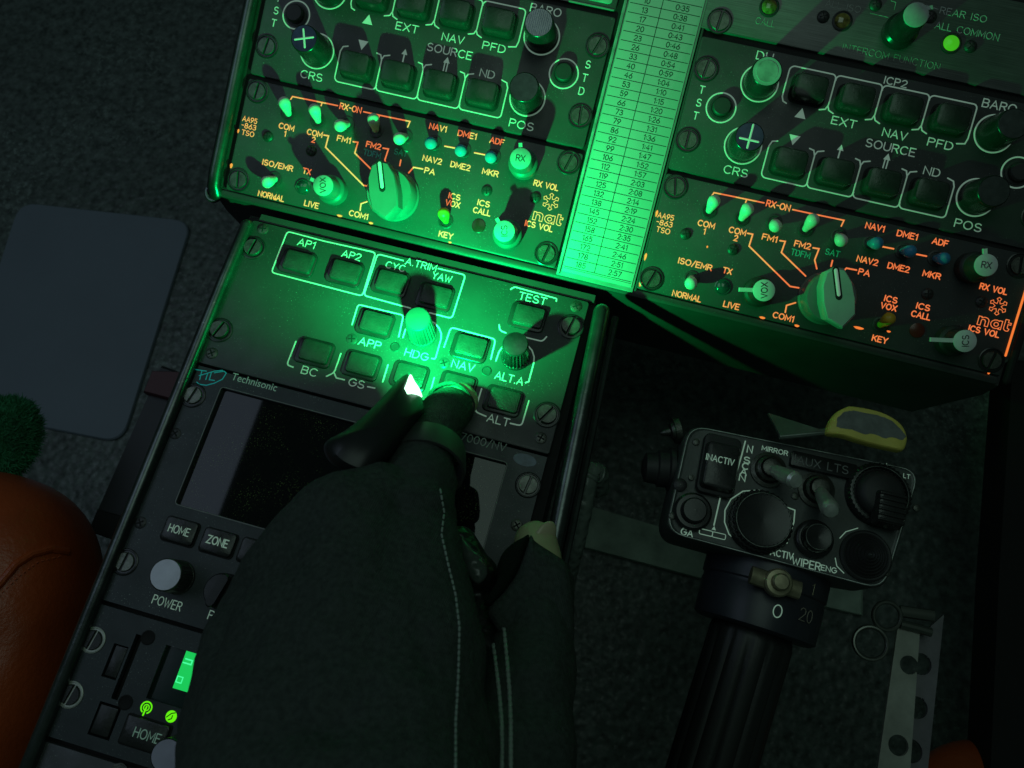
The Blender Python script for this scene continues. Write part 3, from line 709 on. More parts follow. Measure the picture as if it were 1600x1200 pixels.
# ================================================================== OTHER UPPER PANELS
def intercom():
    t = Thing('intercom_panel', 'brushed metal intercom panel with white topped knob and lit green lamp, top right', 'intercom panel', 'U', (DX + 66, 78))
    bm = BM(); rrect(bm, DX + 66, 79.6, 150, 33.4, 1.0, -1.5, .2, .3); t.part('plate', bm, BRUSHED)
    u = lambda X, Y, h=.2: at('U', a4(X, Y), h)
    bm = BM()
    ribbon(bm, [at('U', a4(985, 35)), at('U', a4(1062, 60))], .3, .22)
    text(bm, 'REAR ISO', u(1222, 92), 2.4, 17.5, .34, z=.22); text(bm, 'ALL COMMON', u(1245, 195), 2.5, 24, .34, z=.22)
    t.part('lettering', bm, GREYTXT)
    bm = BM()
    text(bm, 'ALL ISO', u(470, 40), 2.4, 13.5, .28, z=.22); text(bm, 'INTERCOM FUNCTION', u(770, 355), 2.5, 37.5, .3, z=.22)
    text(bm, 'CALL', at('U', a3(1025, 138), .2), 2.4, 7.5, .28, z=.22)
    ribbon(bm, [u(640, 82), u(750, 108)], .26, .22); ribbon(bm, [u(770, 5), u(800, 15), u(790, 60)], .26, .22)
    t.part('worn_lettering', bm, FAINT)
    c = at('U', a4(815, 205), .2)
    bm = BM(); lathe(bm, c[0], c[1], [(6.5, .2), (6.5, 4), (5.6, 5), (4.7, 17.6), (4.4, 18), (.01, 18.1)], 32)
    k = t.part('knob', bm, BLACK)
    bm = BM(); lathe(bm, c[0], c[1], [(4.45, 18.0), (4.45, 18.5), (4.1, 18.7), (.01, 18.75)], 32)
    prism(bm, [(c[0] + 3.2, c[1] + 2.2), (c[0] + 5.4, c[1] + 3.2), (c[0] + 4.8, c[1] + 4.6), (c[0] + 2.4, c[1] + 3.6)], 17.2, 18.4, .2, True)
    t.part('cap', bm, CAPPALE, k)
    for p, m, nm in ((a3(1048, 42), LEDDIM, 'unlit lamp'), (a4(465, 130), LEDDIM, 'unlit lamp'), (a4(1145, 270), LEDG, 'lamp glowing green')):
        q = at('U', p, .5); bm = BM()
        lathe(bm, q[0], q[1], [(3.9, .2), (3.9, .7), (3.4, .9), (3.2, .6)], 28); hd = t.part('lamp', bm, BLACKM)
        bm = BM(); lathe(bm, q[0], q[1], [(3.1, .4), (2.8, 1.0), (1.6, 1.5), (.01, 1.7)], 24); t.part('lens', bm, m, hd, label=nm)
    for p in (a4(345, 105), a4(672, 30), a4(1015, 105), a4(1265, 290)): small_screw(t, at('U', p, .3), 2.4, SCREWD, 1.3, .2)
    fastener(t, (DX + 0.4, 66.7), 3.9, 1.5, z=.2)
    fastener(t, (DX + 136.5, 66.7), 3.9, 1.2, SCREWD, z=.2)
intercom()
def light_strip():
    t = Thing('upper_left_panel', 'pale edged panel cut off at the very top beside the speed chart', 'panel', 'U', (68, 80))
    bm = BM(); rrect(bm, 66.5, 79.2, 147, 33.4, 1.0, -1.5, 0, .3); t.part('plate', bm, PANEL)
    bm = BM(); rrect(bm, 130, 66.6, 16, 4.2, 1.6, 0, .5, .3); t.part('nameplate', bm, CAPGREY)
    bm = BM(); rrect(bm, 66.5, 62.6, 146, .7, .3, 0, .25, .1); t.part('edge_strip', bm, FRAMEM)
light_strip()

def chart():
    t = Thing('speed_chart', 'tall laminated chart of distances and times between the two panel columns', 'chart', 'U', (158, 30))
    u0, u1 = 142.6, 174.9
    bm = BM(); boxm(bm, u0, u1, -45.4, 120, -1.4, .5, .3); t.part('holder', bm, FRAMEM)
    bm = BM(); boxm(bm, u0 + 2.0, u1 - 1.0, -43.6, 119, .4, .9, .15); t.part('card', bm, PAPER)
    left = '10 13 17 20 23 26 33 40 46 53 59 66 73 79 86 92 99 106 112 119 125 132 138 145 152 158 165 172 178 185'.split()
    rgt = '0:35 0:38 0:41 0:43 0:46 0:48 0:54 0:59 1:04 1:10 1:15 1:20 1:26 1:31 1:36 1:41 1:47 1:52 1:57 2:03 2:08 2:14 2:19 2:24 2:30 2:35 2:41 2:46 2:51 2:57'.split()
    vA = at('U', a3(250, 60), .9)[1]; vB = at('U', a6(1080, 770), .9)[1]
    pit = (vA - vB) / 28
    um = u0 + 15.2
    bm = BM()
    for i in range(-3, len(left) + 1):
        vl = vA - (i - 1) * pit
        ribbon(bm, [(u0 + 2.6, vl + pit / 2), (u1 - 1.6, vl + pit / 2)], .3, .91, .03)
        if 0 <= i < len(left):
            text(bm, left[i], (u0 + 9.0, vl), 2.0, None, .36, z=.91, hgt=.03); text(bm, rgt[i], (um + 8.2, vl), 2.0, None, .36, z=.91, hgt=.03)
    ribbon(bm, [(um, 110), (um, vB - pit / 2)], .32, .91, .03)
    ribbon(bm, [(u0 + 2.6, vB - pit / 2 - .7), (u1 - 1.6, vB - pit / 2 - .7)], .2, .91, .03)
    t.part('printing', bm, INK)
    bm = BM(); boxm(bm, u0 + .1, u0 + 1.3, -45, 119, .4, 1.5, .3); t.part('clear_edge', bm, CAPGREY)
chart()

# ================================================================== AUTOPILOT PANEL
def autopilot():
    t = Thing('autopilot_panel', 'autopilot mode panel with square keys and two ribbed knobs, top of the lower pedestal', 'autopilot panel', 'L', (68, -20))
    bm = BM(); rrect(bm, 68, -20.4, 146.5, 65.6, 1.2, -2.5, 0, .35); t.part('plate', bm, PANEL_AP)
    A = lambda X, Y: at('L', a5(X, Y)); B = lambda X, Y: at('L', b1(X, Y)); C = lambda X, Y: at('L', b2(X, Y))
    bm = BM(); W_ = .6
    def rnd(pts, r=1.6):                    # round the inner corners of a polyline
        P = [Vector(p) for p in pts]; o = [tuple(P[0])]
        for a, b, c in zip(P, P[1:], P[2:]):
            d0 = (a - b); d1 = (c - b); q = min(r, d0.length * .45, d1.length * .45); d0 = d0.normalized() * q; d1 = d1.normalized() * q
            for k in range(5):
                s = k / 4; v = (b + d0) * (1 - s) ** 2 + b * 2 * s * (1 - s) + (b + d1) * s * s; o.append(tuple(v))
        return o + [tuple(P[-1])]
    def fr(pts, r=1.6): ribbon(bm, rnd(pts, r), W_, .02)
    m_ = A(700, 627)
    fr([A(700, 625), A(475, 565), A(375, 822), A(945, 970), A(1028, 698), A(700, 625)])
    fr([A(1200, 748), A(1040, 706), A(953, 966), A(1245, 1046)]); fr([A(1420, 798), A(1590, 838), A(1505, 1110), A(1365, 1075)])
    fr([B(1160, 348), B(1198, 222), B(1482, 290), B(1452, 425)], 1.3)
    fr([B(808, 455), B(752, 600), B(792, 615)]); fr([B(1090, 530), B(1048, 650), B(1000, 672)]); ribbon(bm, [B(1048, 650), B(1062, 682), B(1112, 694)], W_, .02)
    fr([B(1385, 600), B(1352, 706)]); ribbon(bm, [B(1258, 737), B(1302, 746)], W_, .02)
    fr([C(278, 430), C(294, 378)]); ribbon(bm, [C(440, 322), C(478, 340), C(505, 372), C(518, 405), C(516, 440), C(483, 555), C(476, 563), C(458, 560)], W_, .02)
    fr([C(535, 490), C(578, 365), C(858, 440), C(828, 565)]); fr([C(860, 575), C(880, 515), C(905, 485)]); 
    ribbon(bm, [C(1060, 482), C(1085, 510), C(1098, 550), C(1096, 590), C(1065, 705), C(1045, 712)], W_, .02)
    fr([C(952, 128), C(975, 112), C(1240, 186), C(1238, 202)]); fr([C(880, 350), C(884, 385), C(922, 400)]); fr([C(1042, 428), C(1150, 454), C(1176, 425)])
    fr([C(770, 750), C(727, 892), C(797, 922)]); fr([C(950, 966), C(1020, 982), C(1066, 825)]); fr([C(474, 680), C(452, 760)])
    T_ = .46
    text(bm, 'AP1', A(597, 642), 3.0, 7.3, T_); text(bm, 'AP2', A(877, 716), 3.0, 7.9, T_); text(bm, 'CYC', A(1152, 786), 2.8, 8.0, .42)
    text(bm, 'A.TRIM', A(1312, 774), 2.8, 13.0, .42); text(bm, 'YAW', A(1443, 853), 2.8, 8.0, .42)
    text(bm, 'APP', B(1272, 466), 3.0, 9.0, T_); text(bm, 'BC', B(894, 641), 3.0, 6.2, T_); text(bm, 'GS', B(1189, 716), 3.0, 6.2, T_)
    text(bm, 'HDG', C(364, 536), 3.0, 9.4, T_); text(bm, 'NAV', C(655, 606), 3.0, 9.0, T_); text(bm, 'ALT.A', C(944, 684), 3.0, 11.2, T_)
    text(bm, 'ALT', C(875, 946), 3.0, 8.6, T_); text(bm, 'TEST', C(1090, 186), 3.1, 11.2, T_)
    t.part('lettering', bm, WHITE)
    A = lambda X, Y: at('L', a5(X, Y), 2.4); B = lambda X, Y: at('L', b1(X, Y), 2.4); C = lambda X, Y: at('L', b2(X, Y), 2.4)
    keys = [A(540, 748), A(835, 810), A(1122, 874), A(1400, 962), B(1305, 330), B(925, 512), B(1220, 592), C(320, 660), C(700, 480), C(620, 725), C(1062, 290), C(908, 815)]
    for i, c in enumerate(keys):
        bm = BM(); rrect(bm, c[0] - .3, c[1] - .1, 14.9, 11.2, 2.2, .0, .9, .5); k = t.part('key', bm, BLACK)
        bm = BM(); rrect(bm, c[0] + .2, c[1] - .1, 12.2, 8.7, 1.2, .8, 2.4, .4, taper=.2); cap = t.part('key_cap', bm, CAPBTN, k)
        bm = BM()
        rrect(bm, c[0] + .2, c[1] - .1, 10.4, 6.9, .6, 2.35, 2.5, .08); t.part('key_face', bm, CAPBTN, cap)
    c = at('L', b2(400, 408)); knob(t, c, 5.8, 5.0, 16, KNOBR, KNOBR, flute=24, depth=.7, dome=.5)
    c = at('L', b2(983, 550)); knob(t, c, 5.8, 5.0, 14.5, CAPDARK, BLACK, flute=24, depth=.7, dome=.4)
    for p in (b2(230, 490), b2(800, 640)):
        q = at('L', p); bm = BM(); lathe(bm, q[0], q[1], [(2.0, .01), (2.0, .35), (1.7, .45), (1.5, .25), (.01, .2)], 20); t.part('rivet', bm, BLACKM)
    for p in (b2(535, 590), b1(1160, 440)): small_screw(t, at('L', p), 2.3, PANEL_AP, .5)
    for c in ((0, 0), (0, -38.1), (136.5, 0), (136.5, -38.1)): fastener(t, c, 3.8, random.uniform(1.2, 1.9) - .2, well=5.3, hz=1.6)
    for p in (a5(325, 552), b1(284, 528), b2(1360, 236), b2(1140, 1058)): small_screw(t, at('L', p), 2.4, SCREWM, .6)
autopilot()

# ================================================================== RADIO CONTROL UNIT
def radio():
    t = Thing('radio_control_unit', 'dark radio control unit with a dusty blank screen and silver power knob, under the hand', 'radio', 'L', (68, -100))
    D = lambda X, Y, h=0: at('L', b3(X, Y), h); F = lambda X, Y, h=0: at('L', b5(X, Y), h)
    s0 = at('L', b1(350, 738)); s1 = D(455, 345); sr = F(930, 50); srb = F(776, 670)
    hu0, hu1, hv0, hv1 = (s0[0] + s1[0]) / 2, (sr[0] + srb[0]) / 2, s1[1], s0[1] - .3
    bm = BM(); plate_hole(bm, -2.6, 140.8, -148.0, -54.4, -2.5, 0, [(hu0, hu1, hv0, hv1)]); t.part('faceplate', bm, PANEL_LOW)
    bm = BM(); boxm(bm, hu0 - 1, hu1 + 1, hv0 - 1, hv1 + 1, -2.6, -2.2); scr = t.part('screen', bm, GLASS)
    bm = BM()                                # thin bright bezel edge round the window
    o_ = rr_outline((hu0 + hu1) / 2, (hv0 + hv1) / 2, hu1 - hu0 + .6, hv1 - hv0 + .6, 1.4, 4)
    ribbon(bm, o_ + [o_[0]], .35, .02, .12); t.part('bezel', bm, FRAMEM, scr)
    bm = BM(); text(bm, 'POWER', D(405, 968), 3.0, 11.0, .36); t.part('lettering', bm, WHITE); bm = BM(); text(bm, 'P', D(680, 1045), 3.0, None, .36); t.part('lettering', bm, WHITE)
    bm = BM(); c = at('L', b2(795, 1090)); text(bm, 'TDFM-7000/NV', (c[0] - 7.6, c[1] + .2), 2.9, 31, .42); t.part('model_lettering', bm, GREYTXT)
    cu = bpy.data.curves.new('maker_lettering', 'FONT'); cu.body = 'Technisonic'; cu.size = 4.3 * S; cu.extrude = .04 * S; cu.align_x = 'LEFT'; cu.resolution_u = 3
    tmp = bpy.data.objects.new('tmp', cu); COL.objects.link(tmp)
    bpy.context.view_layer.update()
    me = bpy.data.meshes.new_from_object(tmp.evaluated_get(bpy.context.evaluated_depsgraph_get())); bpy.data.objects.remove(tmp)
    p0 = at('L', b1(402, 692)); p1 = at('L', b1(682, 768))
    xs = [v.co.x for v in me.vertices]; kx = math.hypot(p1[0] - p0[0], p1[1] - p0[1]) * S / (max(xs) - min(xs))
    me.transform(Matrix.Translation(((p0[0] - 68) * S, (p0[1] + 100) * S, .06 * S)) @ Matrix.Diagonal((kx, 1, 1, 1)))
    me.materials.append(GREYTXT2); me.name = 'maker_lettering'
    o = bpy.data.objects.new('maker_lettering', me); COL.objects.link(o); o.parent = t.e
    bm = BM()
    lg = lambda *ps: ribbon(bm, [at('L', b1(X, Y)) for X, Y in ps], .42, .02)
    lg((185, 630), (250, 640)); lg((222, 638), (208, 692)); lg((258, 655), (246, 692)); lg((282, 645), (268, 694), (300, 698))
    lg((300, 650), (360, 640), (374, 652), (350, 690), (300, 715), (250, 728), (205, 722), (190, 708))
    lg((205, 668), (300, 640), (350, 635))
    t.part('maker_mark', bm, LOGOC)
    for p, txt in (((480, 517), 'HOME'), ((720, 588), 'ZONE'), ((957, 652), '-')):
        c = D(*p, 1.5)
        bm = BM(); rrect(bm, c[0], c[1] - .2, 13.6, 9.6, 1.6, .0, .4, .15); k = t.part('key', bm, GAP)
        bm = BM(); rrect(bm, c[0], c[1], 12.6, 8.8, 1.6, .1, 1.7, .6); t.part('key_cap', bm, BTN, k)
        bm = BM()
        if txt == '-': ribbon(bm, [(c[0] - 2.6, c[1]), (c[0] + 2.6, c[1])], .5, 1.72)
        else: text(bm, txt, (c[0], c[1] + .2), 2.7, 8.0, .5 if txt == 'ZONE' else .4, z=1.72)
        t.part('key_lettering', bm, WHITE, k)
    c = at('L', (279, 902)); knob(t, c, 6.2, 5.8, 11.5, CAPSIL, SCREWM, flute=40, depth=.3, label='silver power knob')
    c = D(775, 900)
    bm = BM(); lathe(bm, c[0], c[1], [(6.6, .02), (6.4, 5.5), (5.8, 6.4), (.01, 6.5)], 36); k = t.part('selector_knob', bm, BLACK)
    bm = BM(); out = rr_outline(0, 0, 12.6, 3.4, 1.6, 4); a = math.radians(78)
    prism(bm, [(c[0] + x * math.cos(a) - y * math.sin(a), c[1] + x * math.sin(a) + y * math.cos(a)) for x, y in out], 6.0, 10.0, .5, True); t.part('handle', bm, BLACK, k)
    for q in ((0, -66.675), (0, -133.35), (136.5, -66.675), (136.5, -133.35)): fastener(t, q, 3.6, random.uniform(1.2, 1.7), SCREWL)
    for p in (b1(55, 1030), b3(237, 466), b5(990, 482)): small_screw(t, at('L', p), 2.3, SCREWD if p[0] < 300 else SCREWM, .5)
    bm = BM(); c = at('L', b5(1040, 75)); prism(bm, [(c[0] + 4.6 * math.cos(q), c[1] + 2.4 * math.sin(q)) for q in [2 * PI * i / 20 for i in range(20)]], 0, .08, .05); t.part('lit_patch', bm, LITPATCH)  # bluish oval painted as a lit patch on the faceplate
GREYTXT2 = mat('pale_print', (0.62, 0.70, 0.64), 0.6, emit=(.3, .8, .5), es=.06)  # slight glow stands in for torch light on the print
LITPATCH = mat('bluish_lit_patch', (0.09, 0.13, 0.19), 0.35, var=.4, vscale=300)  # bluish light put into a flat patch colour
radio()

def satphone():
    t = Thing('phone_control_unit', 'dark control unit with small green display and two green icons, below the radio', 'control unit', 'L', (60, -172))
    E_ = lambda X, Y, h=0: at('L', b4(X, Y), h)
    bl = E_(130, 985)
    vb = bl[1]
    d0 = E_(905, 425); d1 = E_(800, 735)
    hole = ((d0[0] + d1[0]) / 2 + .5, (d0[0] + d1[0]) / 2 + 42, d1[1] - 1.5, d0[1])
    sl = E_(600, 540)
    hole2 = (sl[0] - 3.0, sl[0] + 2.6, sl[1] - 5.6, sl[1] + 6)
    hole3 = (sl[0] + 3.4, sl[0] + 6.0, sl[1] - 11.5, sl[1] + 11.0)
    kk = E_(535, 905); hole4 = (kk[0] - 4.2, kk[0] + 4.0, kk[1] - 5.6, kk[1] + 5.6)
    bm = BM(); plate_hole(bm, -3.2, 141.0, vb, -149.6, -2.5, 0, [hole, hole2, hole3, hole4]); t.part('faceplate', bm, PANEL_LOW)
    bm = BM(); boxm(bm, hole2[0] + .5, hole2[1] - .5, hole2[2] + .5, hole2[3] - .5, -3, -.8, .3); t.part('slide_cover', bm, BTN)
    bm = BM(); boxm(bm, hole4[0] + .7, hole4[1] - .7, hole4[2] + .7, hole4[3] - .7, -3, .4, .5); t.part('side_key', bm, BTN)
    bm = BM(); boxm(bm, hole[0] - 1, hole[1] + 1, hole[2] - 1, hole[3] + 1, -3.2, -2.3); ds = t.part('display', bm, GLASSG)
    g0 = E_(1045, 455, -2); g1 = E_(960, 700, -2)
    bm = BM(); boxm(bm, (g0[0] + g1[0]) / 2, (g0[0] + g1[0]) / 2 + 20, g1[1], g0[1], -2.3, -2.2); t.part('lit_area', bm, SCRG, ds)
    bm = BM(); c = E_(1000, 648, -2); sq = [(c[0] - 1, c[1] - 1), (c[0] + 1, c[1] - 1), (c[0] + 1, c[1] + 1), (c[0] - 1, c[1] + 1)]
    ribbon(bm, sq + [sq[0]], .4, -2.19, .04); c = E_(1040, 545, -2); ribbon(bm, [(c[0] - 1, c[1]), (c[0] + 2, c[1]), (c[0] + 2, c[1] + 1.4), (c[0] - .6, c[1] + 1.4)], .5, -2.19, .04)
    t.part('display_marks', bm, SCRT, ds)
    for p, kind in (((795, 822), 0), ((950, 878), 1)):
        c = E_(*p); bm = BM()
        if kind == 0:
            ribbon(bm, _arc(c[0], c[1], 1.9, 1.9, -60, 240, 16), .5, .02); ribbon(bm, _arc(c[0], c[1], 1.0, 1.0, -60, 240, 10), .4, .02); ribbon(bm, [(c[0], c[1] + .3), (c[0] - .2, c[1] - 2.6)], .6, .02)
        else:
            lathe(bm, c[0], c[1], [(2.0, .02), (1.9, .1), (.01, .12)], 24)
        ic = t.part('icon', bm, ICON)
        if kind:
            bm = BM(); ribbon(bm, [(c[0] - 1.5, c[1] - .6), (c[0] - .2, c[1] + 1.0), (c[0] + 1.0, c[1] + 1.5)], .35, .13, .05); ribbon(bm, [(c[0] - .6, c[1] - 1.3), (c[0] + .4, c[1] - .6), (c[0] + .4, c[1] + .4)], .35, .13, .05); t.part('icon_mark', bm, GAP, ic)
    c = E_(790, 990); 
    bm = BM(); rrect(bm, c[0], c[1], 17.0, 10.4, 1.0, 0, .3, .1); k = t.part('key', bm, GAP)
    bm = BM(); rrect(bm, c[0], c[1], 15.8, 9.4, 1.0, .1, 1.4, .5); t.part('key_cap', bm, BTN, k)
    bm = BM(); text(bm, 'HOME', E_(800, 997, 1.4), 3.0, 9.6, .4, z=1.42); t.part('key_lettering', bm, GREYTXT2, k)
    for p in ((805, 385), (665, 790)):
        c = E_(*p); bm = BM(); lathe(bm, c[0], c[1], [(2.6, .02), (2.6, .2), (2.2, .3), (1.9, .1), (.01, .08)], 24); t.part('round_recess', bm, GAP)
    c = E_(1010, 1095); knob(t, c, 5.8, 5.4, 12.0, LAV, BLACK, label='knob with pale lavender cap')
    for q in ((0, -161.925), (0, -180.975)):
        fastener(t, q, 3.5, random.uniform(1.2, 1.6), m=SCREWD, well=4.6, wellm=RINGM)
    t2 = Thing('bottom_panel', 'barely lit panel at the very bottom left below the small display unit', 'panel', 'L', (60, -215))
    bm = BM(); boxm(bm, -3.0, 141, -262, vb - 1.8, -2.5, -.2, .4); t2.part('plate', bm, PANEL)
    c = at('L', b4(640, 1195)); bm = BM(); lathe(bm, c[0], c[1] - 2, [(3.4, -.2), (3.4, .8), (.01, 1)], 24); t2.part('stud', bm, SCREWM)
GLASSG = mat('green_display_glass', (0.012, 0.030, 0.026), 0.15, coat=.3)
RINGM = mat('pale_collar', (0.50, 0.52, 0.46), 0.4, metal=.3)
satphone()

# ================================================================== COLLECTIVE LEVER
def collective():
    ZC = -8.0
    A0 = atw((1075, 662), ZC); B0 = atw((1440, 735), ZC); D0 = atw((1037, 831), ZC); C0 = atw((1383, 924), ZC)
    ctr = (A0 + B0 + C0 + D0) / 4
    ang = math.atan2((B0 - A0).y + (C0 - D0).y, (B0 - A0).x + (C0 - D0).x)
    e = bpy.data.objects.new('collective_lever', None); COL.objects.link(e); e.empty_display_size = .01
    e.location = ctr * S; e.rotation_euler = (0, 0, ang)
    tag(e, 'black collective lever with a crowded switch head and fluted twist grip', 'lever')
    Ri = Matrix.Rotation(-ang, 3, 'Z')
    def q(p, h=0.0):                         # head-face coordinates of a photograph pixel
        v = Ri @ (atw(p, ZC + h) - ctr); return (v.x, v.y)
    k6 = lambda X, Y, h=0: q(b6(X, Y), h); k7 = lambda X, Y, h=0: q(b7(X, Y), h)
    def part(name, bm, m, parent=None, label=None):
        o = finish(name, bm, m, parent or e)
        if label: o['label'] = label
        return o
    def Lq(v): v = Ri @ (v - ctr); return v
    cs = [q((1075, 662)), q((1440, 735)), q((1383, 924)), q((1037, 831))]
    W0 = (cs[1][0] - cs[0][0] + cs[2][0] - cs[3][0]) / 2; H0 = (cs[0][1] - cs[3][1] + cs[1][1] - cs[2][1]) / 2
    def quad(ins, z, rad=7):
        c = Vector((sum(p[0] for p in cs) / 4, sum(p[1] for p in cs) / 4)); o = []
        P = [Vector(p) for p in cs]
        P = [p + (c - p).normalized() * ins for p in P]
        for i in range(4):
            a, b, d = P[i - 1], P[i], P[(i + 1) % 4]; d0 = (a - b).normalized() * rad; d1 = (d - b).normalized() * rad
            for s in range(7):
                s /= 6; v = (b + d0) * (1 - s) ** 2 + b * 2 * s * (1 - s) + (b + d1) * s * s; o.append((v.x, v.y, z))
        return o
    bm = BM(); loops(bm, [quad(7, -42, 4), quad(2, -30), quad(0, -20), quad(0, -1.0), quad(.5, -.2), quad(1.2, 0), quad(1.9, -.35), quad(2.4, -.4)], True); part('head', bm, HEADM)
    bm = BM(); o_ = [(x, y) for x, y, z in quad(1.1, 0)]; ribbon(bm, o_ + [o_[0]], .34, -.02, .1); part('rim_highlight', bm, EDGEHL)  # pale line painted as the highlight along the worn rim
    bm = BM()
    text(bm, 'N', k6(615, 325), 2.8, None, .5, z=-.38)
    for i, (X, Y) in enumerate(((600, 380), (592, 410), (584, 438), (577, 468))): text(bm, 'SCAN'[i], k6(X, Y), 2.4, 2.2, .5, z=-.38)
    ribbon(bm, [k6(592, 285), k6(575, 350), k6(525, 520)], .55, -.38); ribbon(bm, [k6(468, 560), k6(435, 705)], .55, -.38)
    text(bm, 'GA', k6(300, 742), 2.4, 4.4, .42, z=-.38); text(bm, 'WIPER', k6(897, 898), 2.8, 10.4, .42, z=-.38); text(bm, 'ACTIV', k6(775, 850), 2.4, 8.4, .42, z=-.38)
    text(bm, 'MIRROR', k6(740, 332), 1.8, 10, .32, z=-.38); text(bm, 'ENG', k6(1010, 925), 1.9, 5.6, .32, z=-.38)
    ribbon(bm, [k6(790, 612), k6(840, 630), k6(835, 690), k6(800, 795)], .5, -.38)
    ribbon(bm, [k6(565, 800), k6(510, 750), k6(488, 690), k6(490, 630), k6(520, 575), k6(580, 535), k6(660, 530)], .45, -.38)
    ribbon(bm, [k6(735, 555), k6(770, 590), k6(795, 640), k6(803, 690)], .45, -.38)
    ribbon(bm, [k6(1085, 945), k6(1050, 910), k6(1042, 870)], .35, -.38); ribbon(bm, [k6(1065, 770), k6(1095, 738), k6(1155, 720)], .35, -.38); ribbon(bm, [k6(1285, 780), k6(1305, 820)], .35, -.38)
    for p in ((1230, 405), (1298, 405), (1320, 430), (1145, 440), (435, 720)):
        c = k6(*p); prism(bm, [(c[0] - .8, c[1] - .7), (c[0] + .8, c[1] - .7), (c[0], c[1] + .8)], -.38, -.28, .05)
    text(bm, 'ON', k6(1285, 425), 1.5, 2.2, .25, z=-.38); text(bm, 'LT', k6(1400, 460), 1.6, 2.4, .25, z=-.38)
    c = k6(395, 742); rr = rr_outline(c[0], c[1], 5.0, 2.0, .5, 3); ribbon(bm, rr + [rr[0]], .35, -.38)
    c = k6(460, 758); rr = rr_outline(c[0], c[1], 5.0, 2.0, .5, 3); ribbon(bm, rr + [rr[0]], .3, -.38)
    part('lettering', bm, COLTXT)
    # guarded push button engraved with a word
    c = k6(470, 410, 6); ci = k6(465, 415)
    bm = BM(); rrect(bm, ci[0] - .9, ci[1], 14.6, 24, 2.5, -.4, 3.0, .8); g = part('switch_guard', bm, BLACKM)
    bm = BM(); rrect(bm, c[0], c[1], 13.4, 18.8, 2.2, 3.4, 7.0, 1.2, taper=.4); kb = part('button_cap', bm, BTN, g)
    bm = BM(); t_ = k6(465, 378, 7); text(bm, 'INACTIV', t_, 2.3, 10.6, .36, z=7.02); part('button_lettering', bm, COLTXT, g)
    # round buttons and hats
    def hat(c, prof, nm, m=BLACKM, n=40, fl=0):
        bm = BM(); lathe(bm, c[0], c[1], prof, n, fl, .5, (1, 99) if fl else (0, 0)); o = part(nm, bm, m)
        mx = max(prof[-4:] if not fl else prof[3:6], key=lambda p_: p_[1]); bm = BM(); annulus(bm, c[0], c[1], mx[0] - .22, mx[0] + .1, mx[1] - .02, .1, 40); part('edge_highlight', bm, EDGEHL2, o)  # pale ring painted as the highlight on the worn top edge
        return o
    hat(k6(325, 640), [(7.3, -.4), (7.3, 1.4), (6.4, 2.2), (5.0, 2.3), (4.8, 4.8), (4.2, 5.5), (.01, 5.6)], 'push_button', BLACK)
    hat(k6(660, 690), [(12.3, -.4), (12.3, 2.2), (11.8, 3.0), (11.2, 3.2), (10.9, 5.6), (10.2, 6.2), (9.4, 6.0), (.01, 5.6)], 'rotary_dial', BLACK, 72, 36)
    for p_ in ((345, 290), (1450, 620), (1300, 945), (225, 660), (840, 560)): hat(k6(*p_), [(1.5, -.4), (1.4, .1), (1.0, .3), (.01, .35)], 'screw', SCREWM)
    hat(k6(265, 505), [(2.6, -.4), (2.6, .5), (1.6, 1.1), (.01, 1.2)], 'screw', SCREWD)
    hat(k6(320, 468), [(1.2, -.4), (1.1, .8), (.01, 1.1)], 'screw', SCREWM)
    hat(k6(930, 775), [(7.2, -.4), (7.2, 1.6), (6.6, 2.2), (5.6, 2.4), (5.6, 5), (4.8, 6.4), (3.4, 6.2), (.01, 5.6)], 'push_button', BLACK)
    c = k6(1190, 860)
    hat(c, [(9.6, -.4), (9.6, .8), (9.0, 1.3), (8.4, 1.2)] + [(8.1 - i * .56, 1.3 + (i // 2) * .62 + (.0 if i % 2 else .5)) for i in range(14)] + [(.01, 5.6)], 'trim_button', BLACKM)
    c = k6(1250, 555)
    hat(c, [(12.4, -.4), (12.4, 2), (11.5, 3), (10.6, 3.2), (10.0, 2.2)], 'coolie_hat', BLACK, 80, 40)
    ch = hat(c, [(9.2, 1.0), (9.2, 3), (8.2, 5), (6.5, 6), (.01, 6.4)], 'hat_base', BLACKM)
    c = k6(1325, 620, 9)
    bm = BM(); rrect(bm, c[0], c[1], 11.5, 14, 2, 4.5, 9.2, 1.0, taper=.8)
    for i in range(6): rrect(bm, c[0], c[1] - 5 + i * 2.0, 10.0, 1.05, .4, 9.0, 9.9, .35)
    part('thumb_pad', bm, BTN)
    # bat-handled toggles in polished metal
    for p, tip, h in ((k6(705, 430), k6(845, 485, 17), 17), (k6(945, 530), k6(1020, 635, 17), 17)):
        bm = BM(); lathe(bm, p[0], p[1], [(7.0, -.4), (7.0, .6), (5.6, 1.2), (5.4, .9), (5.0, 3.4), (4.0, 4.2), (3.6, 3.4), (3.4, 5.5), (2.6, 5.8)], 28)
        s = part('toggle_switch', bm, SCREWM)
        bm = BM(); a = Vector((*p, 2.5)); b = Vector((*tip, h)); d = b - a
        tube(bm, [a + d * k for k in (0, .2, .5, .8, .93, 1.0, 1.03)], [2.0, 2.4, 2.9, 3.3, 3.4, 2.6, .3], 16); part('lever', bm, BRIGHT, s)
    bm = BM(); text(bm, '|AUX LTS', k6(975, 402, 3), 3.0, 20.5, .4, z=2.15, ang=.02); lt = COLDIM
    o1 = part('added_lettering', bm, lt)
    bm = BM(); c = k6(985, 405, 2); rrect(bm, c[0], c[1], 25.5, 6.2, 1, -.3, 2.1, .4); part('label_plate', bm, BLACK)
    # yellow tipped lever behind the head
    bm = BM()
    P0, P1, P2, P3 = Lq(atw(b6(700, 150), 0)), Lq(atw(b6(760, 262), 4)), Lq(atw(b6(985, 240), 6)), Lq(atw(b6(1025, 190), 5))
